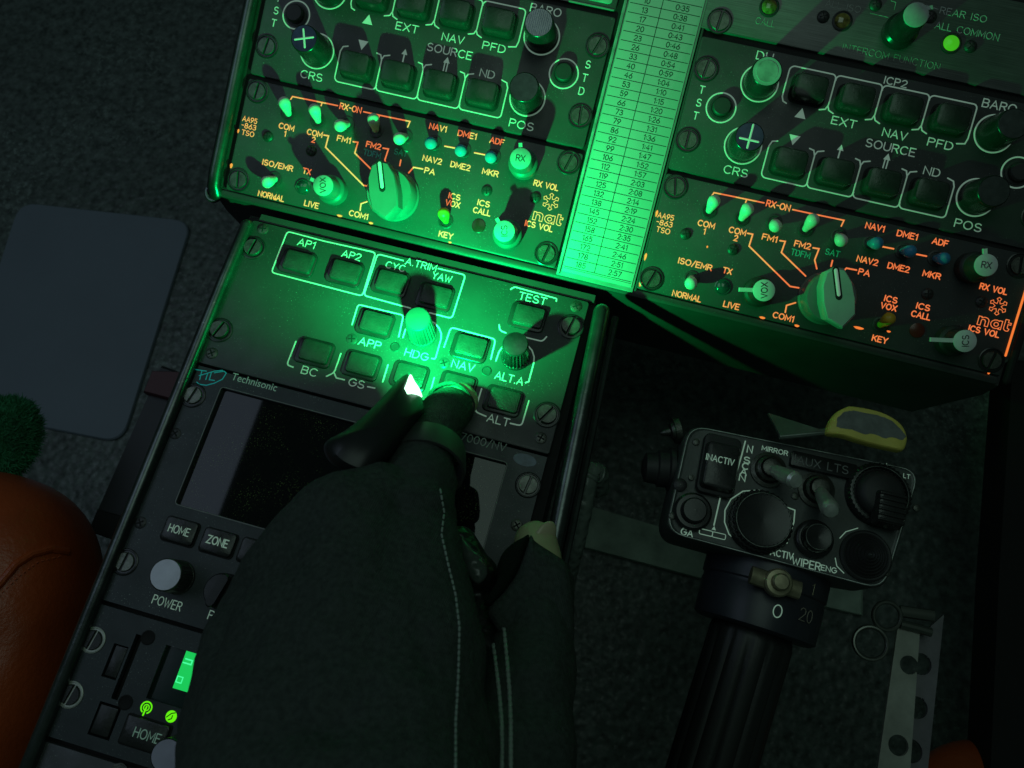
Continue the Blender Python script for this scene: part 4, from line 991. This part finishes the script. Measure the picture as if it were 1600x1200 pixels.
    P00 = Lq(atw(b6(880, 215), 0))
    loops(bm, [[(P0.x, P0.y, P0.z), (P1.x, P1.y, P1.z), (P2.x, P2.y, P2.z), (P00.x, P00.y, P00.z)], [(P0.x, P0.y, P0.z + 1.5), (P1.x, P1.y, P1.z + 1.5), (P2.x, P2.y, P2.z + 1.5), (P00.x, P00.y, P00.z + 1.5)]], True)
    tube(bm, [P1, (P1 + P2) / 2, P2, (P2 + P3) / 2 + Vector((1, -1, 0)), P3], 1.3, 10)
    gl = part('guard_lever', bm, ARM)
    pts = [(1004, 244), (1014, 190), (1045, 142), (1090, 115), (1130, 108), (1250, 130), (1330, 165), (1380, 205), (1402, 250), (1405, 285), (1385, 330), (1330, 325), (1200, 295), (1080, 258)]
    ol = [Lq(atw(b6(*p), 10)) for p in smooth(pts, 4)]
    bm = BM(); cx = sum(v.x for v in ol) / len(ol); cy = sum(v.y for v in ol) / len(ol); zb = ol[0].z
    loops(bm, [[(cx + (v.x - cx) * k, cy + (v.y - cy) * k, zb + dz) for v in ol] for k, dz in ((.90, -5.5), (.99, -4), (1, -2.2), (.985, -.8), (.95, -.1), (.90, .2), (.5, .28))], True)
    part('yellow_tab', bm, YELLOW, gl)
    wp = [(1045, 215), (1050, 170), (1085, 138), (1130, 135), (1250, 155), (1320, 185), (1365, 225), (1392, 262), (1375, 282), (1330, 268), (1290, 272), (1220, 250), (1180, 252), (1120, 228), (1080, 225)]
    random.seed(3)
    wl = []
    for a, b in zip(wp, wp[1:] + wp[:1]):
        for k in range(4):
            s = k / 4; wl.append(Lq(atw(b6(a[0] + (b[0] - a[0]) * s + random.uniform(-2, 2), a[1] + (b[1] - a[1]) * s + random.uniform(-2, 2)), 10)))
    bm = BM(); f = bm.faces.new([bm.verts.new((v.x, v.y, zb + .36)) for v in wl]); bmesh.ops.triangulate(bm, faces=[f]); part('worn_area', bm, WORN, gl)
    # side knobs on the left of the head
    bm = BM(); a = Lq(atw(b6(260, 230), ZC - 12)); b = Lq(atw(b6(165, 247), ZC - 12)); d = b - a
    tube(bm, [a, a + d * .3, a + d * .3, a + d * .45, a + d * .5, a + d * .85, a + d], [5.5, 5.5, 4, 3.4, 1.8, 1.2, .4], 16); part('side_button', bm, SCREWM)
    bm = BM(); a = Lq(atw(b6(230, 430), ZC - 14)); b = Lq(atw(b6(75, 415), ZC - 14)); d = b - a
    tube(bm, [a, a + d * .15, a + d * .2, a + d * .5, a + d * .55, a + d * .9, a + d], [9, 9, 7.5, 7.5, 6.5, 6.0, 3], 22); part('side_knob', bm, BLACKM)
    # collar and twist grip
    a = Lq(atw((1208, 850), -34)); b = Lq(atw((1176, 985), -36)); g1 = Lq(atw((1110, 1205), -44)); g2 = g1 + (g1 - b) * 1.6
    bm = BM(); d = b - a
    def wdt(px, z): return px / FOC * (CAM_C.z - z) * .98
    rc = wdt(94, -34)
    tube(bm, [a, a + d * .05, a + d * .50, a + d * .52, a + d * .56, a + d * .58, a + d * .97, a + d], [rc * .96, rc, rc, rc * .97, rc * .97, rc * .985, rc * .97, rc * .9], 48); col = part('collar', bm, COLLAR)
    bm = BM(); n = 84; ls = []; dd = (g2 - b).normalized(); up = Vector((0, 0, 1)); s = dd.cross(up).normalized(); up = s.cross(dd)
    rg = wdt(62, -38)
    for k, rr in ((-.02, .86), (.0, .97), (.02, 1.0), (.1, 1.0), (.5, 1.01), (1, 1.02)):
        c_ = b + (g2 - b) * k; l = []
        for i in range(n):
            t_ = 2 * PI * i / n; w_ = math.cos(14 * t_); r_ = rg * rr * (1 - .055 * max(0, w_) ** 3) if k > .01 else rg * rr * .98
            l.append(tuple(c_ + s * r_ * math.cos(t_) + up * r_ * math.sin(t_)))
        ls.append(l)
    loops(bm, ls, True); part('twist_grip', bm, GRIP)
    # writing wrapped on the collar: placed tangent to its upper face
    axis = d.normalized(); side = axis.cross(Vector((0, 0, 1))).normalized()
    if side.x < 0: side = -side
    def on_collar(s_, p, h, wd, m, r_=rc):
        bm = BM(); v = Lq(atw(p, ZC - 10)); t0 = (v - a).dot(axis); u0 = (v - a).dot(side)
        text(bm, s_, (0, 0), h, wd, .4, z=0)
        for vt in bm.verts:
            x, y, z = vt.co; th = (u0 + x) / r_
            th = max(-1.3, min(1.3, th)); ctr_ = a + axis * (t0 - y)
            vt.co = ctr_ + side * (r_ + .05 + z) * math.sin(th) + side.cross(axis).normalized() * (-1 if side.cross(axis).z < 0 else 1) * (r_ + .05 + z) * math.cos(th)
        return part('scale_figure', bm, m, col)
    on_collar('0', b7(662, 415), 4.6, 3.2, COLTXT); on_collar('20', b7(825, 440), 4.6, 6.5, COLDIM2); on_collar('1', b7(858, 310), 4.2, None, BRASS)
    # brass lock bolt on the collar
    cb = Lq(atw(b7(705, 270), ZC + 5))
    bm = BM(); d1 = side
    tube(bm, [cb + d1 * -10 + Vector((0, 0, -5)), cb + d1 * 9 + Vector((0, 0, -6))], 3.4, 12, flat=.6)
    lathe(bm, cb.x, cb.y, [(5.2, cb.z - 6), (5.2, cb.z - 2.6), (4.6, cb.z - 2), (3.2, cb.z - 1.8), (3.2, cb.z + .4), (2.6, cb.z + 1.0), (.01, cb.z + 1.1)], 6 * 4); part('lock_bolt', bm, BRASS, col)
ARM = mat('lever_arm_metal', (0.16, 0.20, 0.17), 0.4, metal=.4, var=.3, vscale=120)
COLTXT = mat('collective_white_print', (0.62, 0.70, 0.62), 0.6, emit=(.5, .85, .62), es=.19)  # glow lifts the print where little ambient light falls
COLDIM = mat('dim_print', (0.20, 0.21, 0.20), 0.6)
COLDIM2 = mat('dim_bronze_print', (0.28, 0.25, 0.20), 0.6)
EDGEHL2 = mat('faint_edge_highlight', (0.16, 0.18, 0.16), 0.35, metal=.4, var=.9, vscale=260)  # painted highlight for worn knob edges
EDGEHL = mat('edge_highlight', (0.50, 0.55, 0.50), 0.45, metal=.2, var=.6, vscale=140)  # painted highlight for the worn head rim
COLLAR = mat('collar_anodised', (0.028, 0.030, 0.040), 0.38, var=.2, vscale=80)
GRIP = mat('grip_rubber', (0.020, 0.021, 0.020), 0.45, bump=.1, bscale=900)
BRASS = mat('aged_brass', (0.34, 0.31, 0.20), 0.4, metal=.7, var=.3, vscale=250)
collective()

# ================================================================== FLOOR CLUTTER
def bracket():
    zt = -70
    t = bpy.data.objects.new('perforated_bracket', None); COL.objects.link(t); org = atw((1420, 1060), zt); t.location = org * S
    tag(t, 'grey steel bracket with a row of round holes at the lower right', 'bracket')
    def strip(tl, tr, bl, br, holes, z, name, m):
        bm = BM(); q = [atw(p, z) - org for p in (tl, tr, br, bl)]
        # plate as a fine grid with round holes knocked out
        nu, nv = 26, 120; hs = [(atw(p, z) - org, r) for p, r in holes]
        V = {}
        def pt(i, j):
            u, v = i / nu, j / nv; return (q[0] * (1 - u) + q[1] * u) * (1 - v) + (q[3] * (1 - u) + q[2] * u) * v
        def sn(p):                           # snap near-rim vertices to the rim
            for c, r in hs:
                d = Vector((p.x - c.x, p.y - c.y)); l = d.length
                if abs(l - r) < .42 and l > 0: return Vector((c.x + d.x / l * r, c.y + d.y / l * r, p.z))
            return p
        def g(i, j):
            if (i, j) not in V: V[(i, j)] = bm.verts.new(sn(pt(i, j)))
            return V[(i, j)]
        for i in range(nu):
            for j in range(nv):
                cc = (pt(i, j) + pt(i + 1, j + 1)) / 2
                if any((Vector((cc.x - c.x, cc.y - c.y))).length < r for c, r in hs): continue
                bm.faces.new((g(i, j), g(i + 1, j), g(i + 1, j + 1), g(i, j + 1)))
        r_ = bmesh.ops.extrude_face_region(bm, geom=bm.faces[:])
        bmesh.ops.translate(bm, verts=[x for x in r_['geom'] if isinstance(x, bmesh.types.BMVert)], vec=(0, 0, -1.6))
        return finish(name, bm, m, t)
    B = b7
    strip(B(1290, 490), B(1400, 515), B(1175, 1300), B(1345, 1300), [(B(1345, 685), 3.9), (B(1292, 1087), 4.2)], zt, 'front_plate', HOLLOW)
    strip(B(1380, 560), B(1520, 432), B(1330, 1300), B(1430, 1300), [(B(1405, 680), 4.6), (B(1385, 898), 4.6), (B(1355, 1115), 4.8)], zt - 6, 'rear_plate', HOLLOW2)
    bm = BM(); a = [atw(B(*p), zt + 1) - org for p in ((1300, 480), (1380, 500), (1455, 522))]; tube(bm, a, 2.0, 10)
    a = [atw(B(*p), zt + 1) - org for p in ((1300, 415), (1400, 430), (1470, 440))]; tube(bm, a, 2.6, 10, flat=.5); finish('hinge_pin', bm, BRIGHT2, t)
    for i, (p, r, lab) in enumerate(((B(1235, 440), 20, 'upper thin steel split ring hooked to the perforated bracket'), (B(1152, 575), 23, 'lower thin steel split ring hanging from the upper ring'))):
        c = atw(p, zt + 2 + 2 * i); rr = r / FOC * (CAM_C.z - zt)
        bm = BM(); pts = [(rr * math.cos(x), rr * math.sin(x), .9 * math.sin(x + i)) for x in [2 * PI * k / 40 for k in range(41)]]
        tube(bm, pts, .95, 10, False); o = finish('split_ring', bm, BRIGHT2); o.location = c * S; tag(o, lab, 'ring', 'split rings by the bracket')
HOLLOW2 = mat('bracket_rear_steel', (0.24, 0.225, 0.25), 0.5, metal=.4, var=.25, vscale=60)
BRIGHT2 = mat('dull_ring_steel', (0.20, 0.21, 0.19), 0.35, metal=.9)
bracket()

def clutter():
    # wrinkled black sheathed cable beside the right tube
    bm = BM(); P = [atw(p, z) for p, z in (((936, 764), -22), ((934, 742), -12), ((924, 736), -9), ((917, 752), -9), ((909, 795), -13), ((897, 850), -22), ((884, 905), -38), ((866, 990), -70))]
    Q = []
    for i in range(len(P) - 1):
        for k in range(8): Q.append(P[i].lerp(P[i + 1], k / 8))
    Q.append(P[-1])
    random.seed(5); tube(bm, Q, [4.3 + .12 * math.sin(i * 2.1) + random.uniform(-.12, .12) for i in range(len(Q))], 14)
    o = finish('cable', bm, CABLE); tag(o, 'wrinkled black sheathed cable hooked beside the right edge of the pedestal', 'cable')
    # dark rail and maroon tab between heel pad and pedestal
    t = Thing('side_rail', 'dark rail with a maroon end lying between the heel pad and the pedestal', 'rail', 'L', (0, 0))
    zz = -120
    def slab(ps, z0, z1, m, nm, b_=1.5):
        bm = BM(); prism(bm, [(atw(p, z1).x, atw(p, z1).y) for p in ps], z0, z1, b_); return t.part(nm, bm, m)
    slab([(252, 570), (312, 592), (205, 850), (138, 828)], zz - 60, zz, RAILM, 'rail_body')
    slab([(236, 578), (292, 580), (270, 625), (222, 612)], zz - 5, zz + 5, MAROON, 'end_tab')
    slab([(150, 795), (225, 815), (210, 855), (136, 830)], zz - 5, zz + 3, DARK, 'foot')
    # red leather seat bolster
    t = bpy.data.objects.new('seat', None); COL.objects.link(t); org = atw((0, 1000), -30); t.location = org * S
    tag(t, 'burnt red leather seat bolster with raised piping at the lower left', 'seat')
    bm = BM(); bmesh.ops.create_uvsphere(bm, u_segments=64, v_segments=40, radius=1)
    for v in bm.verts:
        x, y, z = v.co
        f = lambda a: math.copysign(abs(a) ** .75, a)
        v.co = Vector((f(x) * 62, f(y) * 78, f(z) * 42)) ; v.co = Matrix.Rotation(.22, 3, 'Z') @ v.co + Vector((-37, -16, -22))
    for v in bm.verts: v.co += Vector((0, 0, 2.0 * math.exp(-((v.co.y - 12 + .25 * v.co.x) / 3.0) ** 2) - 2.6 * math.exp(-((v.co.y - 5 + .25 * v.co.x) / 2.2) ** 2)))
    finish('bolster', bm, REDL, t, sharp=3.0)
    from mathutils.bvhtree import BVHTree
    me = t.children[0].data; bv = BVHTree.FromPolygons([v.co / S for v in me.vertices], [p.vertices[:] for p in me.polygons])
    def drop(p):
        q = atw(p, 0) - org; h = bv.ray_cast(Vector((q.x, q.y, 200)), Vector((0, 0, -1))); 
        # follow the sight line down to the leather
        d = (q + org - CAM_C).normalized(); h2 = bv.ray_cast(CAM_C - org, d); return h2[0] if h2[0] else h[0]
    def along(pts, n=10):
        o_ = []
        for a, b in zip(pts, pts[1:]):
            for k in range(n): o_.append((a[0] + (b[0] - a[0]) * k / n, a[1] + (b[1] - a[1]) * k / n))
        return [x for x in (drop(p) for p in o_ + [pts[-1]]) if x]
    pip = along([(-30, 940), (0, 912), (25, 882), (50, 866), (80, 858), (105, 862)])
    if len(pip) > 2:
        bm = BM(); tube(bm, pip, 1.7, 10); finish('piping', bm, REDL, t)
    st = along([(-30, 968), (0, 930), (30, 900), (60, 878), (100, 868)], 9)
    bm = BM()
    for a, b in zip(st[::2], st[1::2]): tube(bm, [a + Vector((0, 0, .2)), b + Vector((0, 0, .2))], .35, 6)
    if bm.verts: finish('stitching', bm, REDST, t)
    # tuft of fleece with green light put into its colour
    bm = BM(); c = atw((2, 690), -70); random.seed(11)
    bmesh.ops.create_icosphere(bm, subdivisions=3, radius=15, matrix=Matrix.Translation((0, 0, 0)) @ Matrix.Diagonal((1.15, 1.4, .8, 1)))
    for i in range(7500):
        th = random.uniform(0, 2 * PI); zc = random.uniform(-.2, 1); r_ = math.sqrt(max(0, 1 - zc * zc))
        nrm = Vector((r_ * math.cos(th) * 1.15, r_ * math.sin(th) * 1.4, zc * .8)); p = nrm * 14.5; L_ = random.uniform(1.6, 4.2)
        dr = (nrm.normalized() + Vector((random.uniform(-1.1, 1.1), random.uniform(-1.1, 1.1), random.uniform(-.6, .6)))).normalized()
        sd = dr.cross(Vector((random.random(), random.random(), random.random()))).normalized() * .28
        m1 = p + dr * L_ * .55 + Vector((random.uniform(-.7, .7), random.uniform(-.7, .7), random.uniform(-.5, .5)))
        vs = [bm.verts.new(x) for x in (p - sd, p + sd, m1 + sd * .8, m1 - sd * .8, m1 + dr * L_ * .5 + Vector((random.uniform(-1, 1), random.uniform(-1, 1), 0)))]
        bm.faces.new((vs[0], vs[1], vs[2], vs[3])); bm.faces.new((vs[3], vs[2], vs[4]))
    o = finish('fleece', bm, FLEECE, smooth=False); o.location = c * S; tag(o, 'fuzzy fleece tuft tinted by green light at the left edge above the red seat', 'fleece')
    # far red seat corner and dark trim at the right edge
    bm = BM(); bmesh.ops.create_uvsphere(bm, u_segments=40, v_segments=24, radius=1)
    for v in bm.verts: v.co = Vector((v.co.x * 40, v.co.y * 40, v.co.z * 25))
    o = finish('seat_corner', bm, REDL, sharp=3.0); o.location = atw((1540, 1292), -150) * S; tag(o, 'dim red leather seat corner at the bottom right edge', 'seat')
    bm = BM(); q = [atw(p, -128) for p in ((1582, 560), (1660, 560), (1660, 1240), (1545, 1240), (1560, 900))]
    prism(bm, [(v.x, v.y) for v in q], -150, -128, 3)
    o = finish('door_trim', bm, GAP); tag(o, 'black trim panel running down the right edge', 'trim panel')
RAILM = mat('dark_rail', (0.020, 0.020, 0.024), 0.5)
REDST = mat('red_thread', (0.45, 0.09, 0.03), 0.6)
clutter()

# ================================================================== HAND, GLOVE AND FINGER LIGHT
def blob(chains, voxel, smooth=6):
    """one continuous surface from tapered limbs: [(point, radius), ...] per chain"""
    bm = BM()
    for ch in chains:
        pts = []; rad = []
        for (p, r), (p2, r2) in zip(ch, ch[1:]):
            for k in range(8):
                s = k / 8; pts.append(Vector(p).lerp(Vector(p2), s)); rad.append(r + (r2 - r) * s)
        pts.append(Vector(ch[-1][0])); rad.append(ch[-1][1])
        d0 = (pts[0] - pts[1]).normalized(); d1 = (pts[-1] - pts[-2]).normalized()
        pre = [(pts[0] + d0 * rad[0] * math.sin(a), rad[0] * math.cos(a)) for a in (1.5, 1.2, .9, .6, .3)]
        post = [(pts[-1] + d1 * rad[-1] * math.sin(a), rad[-1] * math.cos(a)) for a in (.3, .6, .9, 1.2, 1.5)]
        al = pre + list(zip(pts, rad)) + post
        tube(bm, [x[0] for x in al], [x[1] for x in al], 24)
    bmesh.ops.recalc_face_normals(bm, faces=bm.faces[:])
    bmesh.ops.transform(bm, matrix=Matrix.Scale(S, 4), verts=bm.verts[:])
    me = bpy.data.meshes.new('tmp'); bm.to_mesh(me); bm.free()
    o = bpy.data.objects.new('tmp', me); COL.objects.link(o)
    md = o.modifiers.new('r', 'REMESH'); md.mode = 'VOXEL'; md.voxel_size = voxel * S
    sm = o.modifiers.new('s', 'SMOOTH'); sm.iterations = smooth; sm.factor = .5
    bpy.context.view_layer.update()
    me2 = bpy.data.meshes.new_from_object(o.evaluated_get(bpy.context.evaluated_depsgraph_get()))
    bpy.data.objects.remove(o); bpy.data.meshes.remove(me)
    me2.polygons.foreach_set('use_smooth', [True] * len(me2.polygons))
    return me2
def mesh_obj(name, me, m, org, parent=None):
    me.transform(Matrix.Translation(-org * S)); me.materials.clear(); me.materials.append(m); me.name = name
    o = bpy.data.objects.new(name, me); COL.objects.link(o)
    if parent: o.parent = parent
    else: o.location = org * S
    return o
HORG = atw((600, 1100), 60)
IDX = [((640, 806), 58, 13.5), ((658, 728), 45, 10.8), ((669, 694), 38, 10.3), ((690, 653), 23, 9.6), ((701, 637), 15, 8.8)]
THB = [((800, 1270), 74, 17), ((832, 1020), 48, 12.6), ((840, 950), 38, 11.6), ((842, 922), 34, 10.8)]
def ch(l, dr=0.0): return [(atw(p, z), r + dr) for p, z, r in l]
def hand():
    skin = [ch(IDX, -2.2) + [(atw((718, 627), 11), 7.2)],
            ch(THB, -2.4) + [(atw((839, 872), 28), 8.3), (atw((837, 848), 25), 7.5)],
            ch([((560, 835), 66, 13), ((520, 1250), 92, 22)]), ch([((634, 830), 56, 10.5), ((640, 1260), 88, 19)]), ch([((440, 950), 54, 12), ((430, 1260), 88, 20)]),
            ch([((800, 1270), 72, 15), ((640, 1300), 86, 20)]),
            ch([((600, 1200), 88, 21), ((600, 1330), 100, 24), ((590, 2100), 150, 26)]), ch([((480, 1200), 86, 20), ((520, 1330), 100, 24), ((540, 2100), 150, 26)])]
    p = mesh_obj('person', blob(skin, .9, 4), SKIN, HORG)
    tag(p, 'left hand in a dark cut-fingertip glove, index finger pressing an autopilot key', 'person')
    glove = [ch(IDX), ch(THB),
             ch([((640, 810), 55, 14), ((590, 792), 60, 13.5), ((540, 816), 64, 15.5), ((490, 868), 62, 16), ((428, 955), 55, 16)]),
             ch([((590, 800), 58, 13), ((600, 1000), 78, 20), ((580, 1260), 96, 26)]), ch([((520, 850), 62, 15), ((505, 1020), 78, 21), ((480, 1260), 96, 27)]),
             ch([((600, 1200), 92, 26), ((600, 1330), 104, 28)]), ch([((470, 1200), 90, 26), ((520, 1330), 104, 28)]),
             ch([((632, 812), 55, 14.5), ((640, 960), 72, 19), ((618, 1260), 92, 26)]),
             ch([((556, 838), 66, 16), ((545, 1000), 80, 21), ((520, 1260), 96, 27)]),
             ch([((490, 888), 62, 16), ((470, 1030), 74, 21), ((440, 1260), 92, 27)]),
             ch([((428, 962), 54, 16), ((405, 1080), 64, 20), ((418, 1260), 86, 24)]),
             ch([((556, 838), 62, 13), ((590, 800), 34, 11), ((585, 850), 14, 10)]),
             ch([((490, 888), 58, 13), ((520, 860), 30, 11), ((530, 920), 14, 10)]),
             ch([((428, 962), 50, 13), ((460, 930), 28, 10), ((470, 990), 16, 9)])]
    gm = blob(glove, .85, 5)
    from mathutils import noise
    for v, n_ in [(v, v.normal.copy()) for v in gm.vertices]:
        q = v.co / S
        f = 1.9 * noise.noise(Vector((q.x / 30 + q.y / 60, q.y / 12 - q.x / 40, q.z / 22))) + .45 * noise.noise(Vector((q.x / 9, q.y / 6, q.z / 9))) + .12 * noise.noise(q / 1.6)
        v.co += n_ * f * S
    g = mesh_obj('glove', gm, FABRIC, HORG, p)
    def pad(name, pts, z, th, m, sl=(0, 0), layers=((.8, -1), (1, -.45), (.97, .1), (.86, .6), (.6, .9), (.05, 1))):
        P_ = [atw(q_, z) - HORG for q_ in smooth(pts, 5)]
        cx = sum((v for v in P_), Vector()) / len(P_); bm = BM()
        loops(bm, [[(cx.x + (v.x - cx.x) * k, cx.y + (v.y - cx.y) * k, cx.z + dz * th + (v.x - cx.x) * k * sl[0] + (v.y - cx.y) * k * sl[1]) for v in P_] for k, dz in layers], True)
        return finish(name, bm, m, g, sharp=3.0)
    pad('thumb_cuff', [(829, 833), (836, 842), (850, 852), (866, 862), (884, 876), (893, 900), (897, 950), (894, 1010), (860, 1040), (805, 1030), (776, 985), (762, 955), (786, 925), (806, 895), (818, 862)], 46, 4.5, FABRIC, (-.1, -.25))
    pad('thumb_flap', [(827, 834), (816, 838), (801, 847), (786, 862), (777, 884), (775, 908), (768, 928), (756, 944), (768, 946), (788, 925), (806, 898), (818, 868)], 47, 2.6, INNER, (.0, -.25))
    pad('index_flap', [(716, 608), (724, 618), (730, 636), (730, 652), (724, 670), (712, 694), (706, 678), (709, 654), (712, 630)], 25, 2.5, INNER, (.0, -.8))
    pad('leather_fold', [(714, 842), (720, 835), (729, 845), (740, 858), (753, 870), (762, 890), (760, 905), (748, 914), (736, 906), (722, 884), (712, 860)], 52, 2.2, LEATHER, (.2, -.3))
    # cut rims of the two open fingertips
    for l, nm in ((IDX, 1), (THB, 2)):
        a = atw(l[-2][0], l[-2][1]); b = atw(l[-1][0], l[-1][1]); d = (b - a).normalized(); r = l[-1][2]
        up = Vector((0, 0, 1)); s = d.cross(up).normalized(); u2 = s.cross(d)
        bm = BM(); c0 = b + d * r * .45 - HORG
        for rr, off in ((r * .93, 0), (r * .99, -1.4)):
            tube(bm, [c0 + d * (off + .5 * math.sin(5 * t_)) + s * rr * math.cos(t_) + u2 * rr * math.sin(t_) for t_ in [2 * PI * k / 36 for k in range(37)]], .7, 8, False)
        finish('cuff_edge', bm, FABRIC, g)
    # leather gusset between hand and thumb
    gs = [ch([((742, 900), 28, 8), ((748, 1000), 38, 10), ((748, 1270), 60, 14)]), ch([((718, 850), 34, 6), ((742, 905), 36, 7.5)])]
    mesh_obj('gusset', blob(gs, .8, 4), GUSSET, HORG, g)
    me = g.data
    from mathutils.bvhtree import BVHTree
    bv = BVHTree.FromPolygons([v.co / S + HORG for v in me.vertices], [f.vertices[:] for f in me.polygons])
    def hit(p):
        d = (atw(p, 0) - CAM_C).normalized(); h = bv.ray_cast(CAM_C, d); return (h[0] - HORG - d * .25) if h[0] else None
    for seam in ([(688, 765), (694, 800), (690, 835), (700, 880), (712, 930), (718, 980), (716, 1060), (712, 1130), (712, 1215)],
                 [(757, 945), (768, 985), (774, 1030), (780, 1080), (784, 1130), (784, 1215)], [(778, 945), (788, 985), (792, 1030), (796, 1080), (798, 1130), (798, 1215)]):
        pts = []
        for a, b in zip(seam, seam[1:]):
            n = max(2, int(math.hypot(b[0] - a[0], b[1] - a[1]) / 4.5))
            for k in range(n): pts.append(hit((a[0] + (b[0] - a[0]) * k / n, a[1] + (b[1] - a[1]) * k / n)))
        bm = BM()
        for a, b in zip(pts[::2], pts[1::2]):
            if a and b and (a - b).length < 3: round_tube(bm, [a, b], .32 if seam[0][0] < 700 else .6, 8)
        if bm.verts: finish('stitching', bm, STITCH, g)
        else: bm.free()
    # thumb nail
    bm = BM(); c = atw((851, 840), 29.5) - HORG
    bmesh.ops.create_uvsphere(bm, u_segments=20, v_segments=12, radius=1, matrix=Matrix.Translation(c) @ Matrix.Rotation(-.25, 4, 'Z') @ Matrix.Rotation(.75, 4, 'Y') @ Matrix.Diagonal((4.2, 6.0, 1.5, 1)))
    finish('nail', bm, NAIL, p)
hand()

def finger_light():
    org = atw((590, 660), 34)
    sil = [(506, 702), (512, 688), (540, 672), (570, 648), (600, 618), (620, 596), (632, 586), (641, 585), (650, 600), (658, 618), (663, 638), (655, 652), (628, 690), (602, 722), (578, 739), (556, 743), (532, 734), (514, 720)]
    ol = []
    for i in range(len(sil)):               # smooth closed outline
        p0, p1, p2, p3 = (Vector(sil[(i + k) % len(sil)]) for k in (-1, 0, 1, 2))
        for k in range(4):
            u = k / 4; ol.append(.5 * (2 * p1 + (p2 - p0) * u + (2 * p0 - 5 * p1 + 4 * p2 - p3) * u * u + (3 * p1 - p0 - 3 * p2 + p3) * u ** 3))
    c0 = sum(ol, Vector((0, 0))) / len(ol)
    def zt(px, z):                          # the body rides on the finger: higher towards the knuckle
        q = atw(px, 48) - atw(tuple(c0), 48); return z + 13 - q.x * .20 - q.y * .55
    bm = BM(); ls = []
    for k, z in ((.55, 24), (.82, 26), (.95, 30), (1, 35), (1, 38), (.985, 40.5), (.94, 43), (.84, 45.6), (.66, 47.6), (.4, 48.8), (.05, 49.1)):
        l = []
        for v in ol:
            q = c0 + (v - c0) * k; l.append(tuple(atw(tuple(q), zt(tuple(q), z)) - org))
        ls.append(l)
    loops(bm, ls, True); b = finish('finger_light', bm, TORCH); b.location = org * S
    tag(b, 'glossy black finger torch with a lit green white lens, strapped to the index finger', 'torch')
    tip = atw((651, 592), 43)
    tri_px = ((641, 585), (648, 596), (656, 610), (643, 614), (628, 617), (634, 602))
    tri_px = smooth(tri_px, 4)
    tri = [atw(p, zt(p, 46.5)) - org for p in tri_px]
    bm = BM(); loops(bm, [[(v.x, v.y, v.z + dz) for v in tri] for dz in (-7, -.6, 0)], True)
    finish('lens', bm, LENS, b)
    # elastic strap round the finger
    a = atw((640, 806), 58); c = atw((669, 694), 38); d = (c - a).normalized(); ctr = atw((665, 718), 42) - org
    up = Vector((0, 0, 1)); s = d.cross(up).normalized(); u2 = s.cross(d); bm = BM(); ls = []
    for off, r in ((-5.2, 11.9), (-5.2, 12.9), (-2.5, 13.0), (3, 12.3), (5.2, 11.9), (5.2, 11.0)):
        ls.append([tuple(ctr + d * off + s * r * math.cos(t_) * 1.06 + u2 * r * math.sin(t_)) for t_ in [2 * PI * k / 48 for k in range(48)]])
    loops(bm, ls + [ls[0]], False, False); finish('strap', bm, STRAP, b)
    L = lamp('torch_beam', 'SPOT', atw((653, 588), 42), 1.95, (0.0, 1.0, 0.19), spot_size=math.radians(180), spot_blend=.85, shadow_soft_size=.0016)
    az = math.radians(103); dirv = Vector((math.cos(az), math.sin(az), -.12)).normalized()
    L.rotation_euler = dirv.to_track_quat('-Z', 'Y').to_euler()
    bpy.context.view_layer.update()
    mw = L.matrix_world.copy(); L.parent = b; L.matrix_parent_inverse = Matrix.Translation(-org * S); L.matrix_basis = mw
TORCH = mat('torch_black_plastic', (0.014, 0.015, 0.016), 0.38, var=.2, vscale=100)
STRAP = mat('torch_strap_rubber', (0.045, 0.050, 0.047), 0.5)
finger_light()
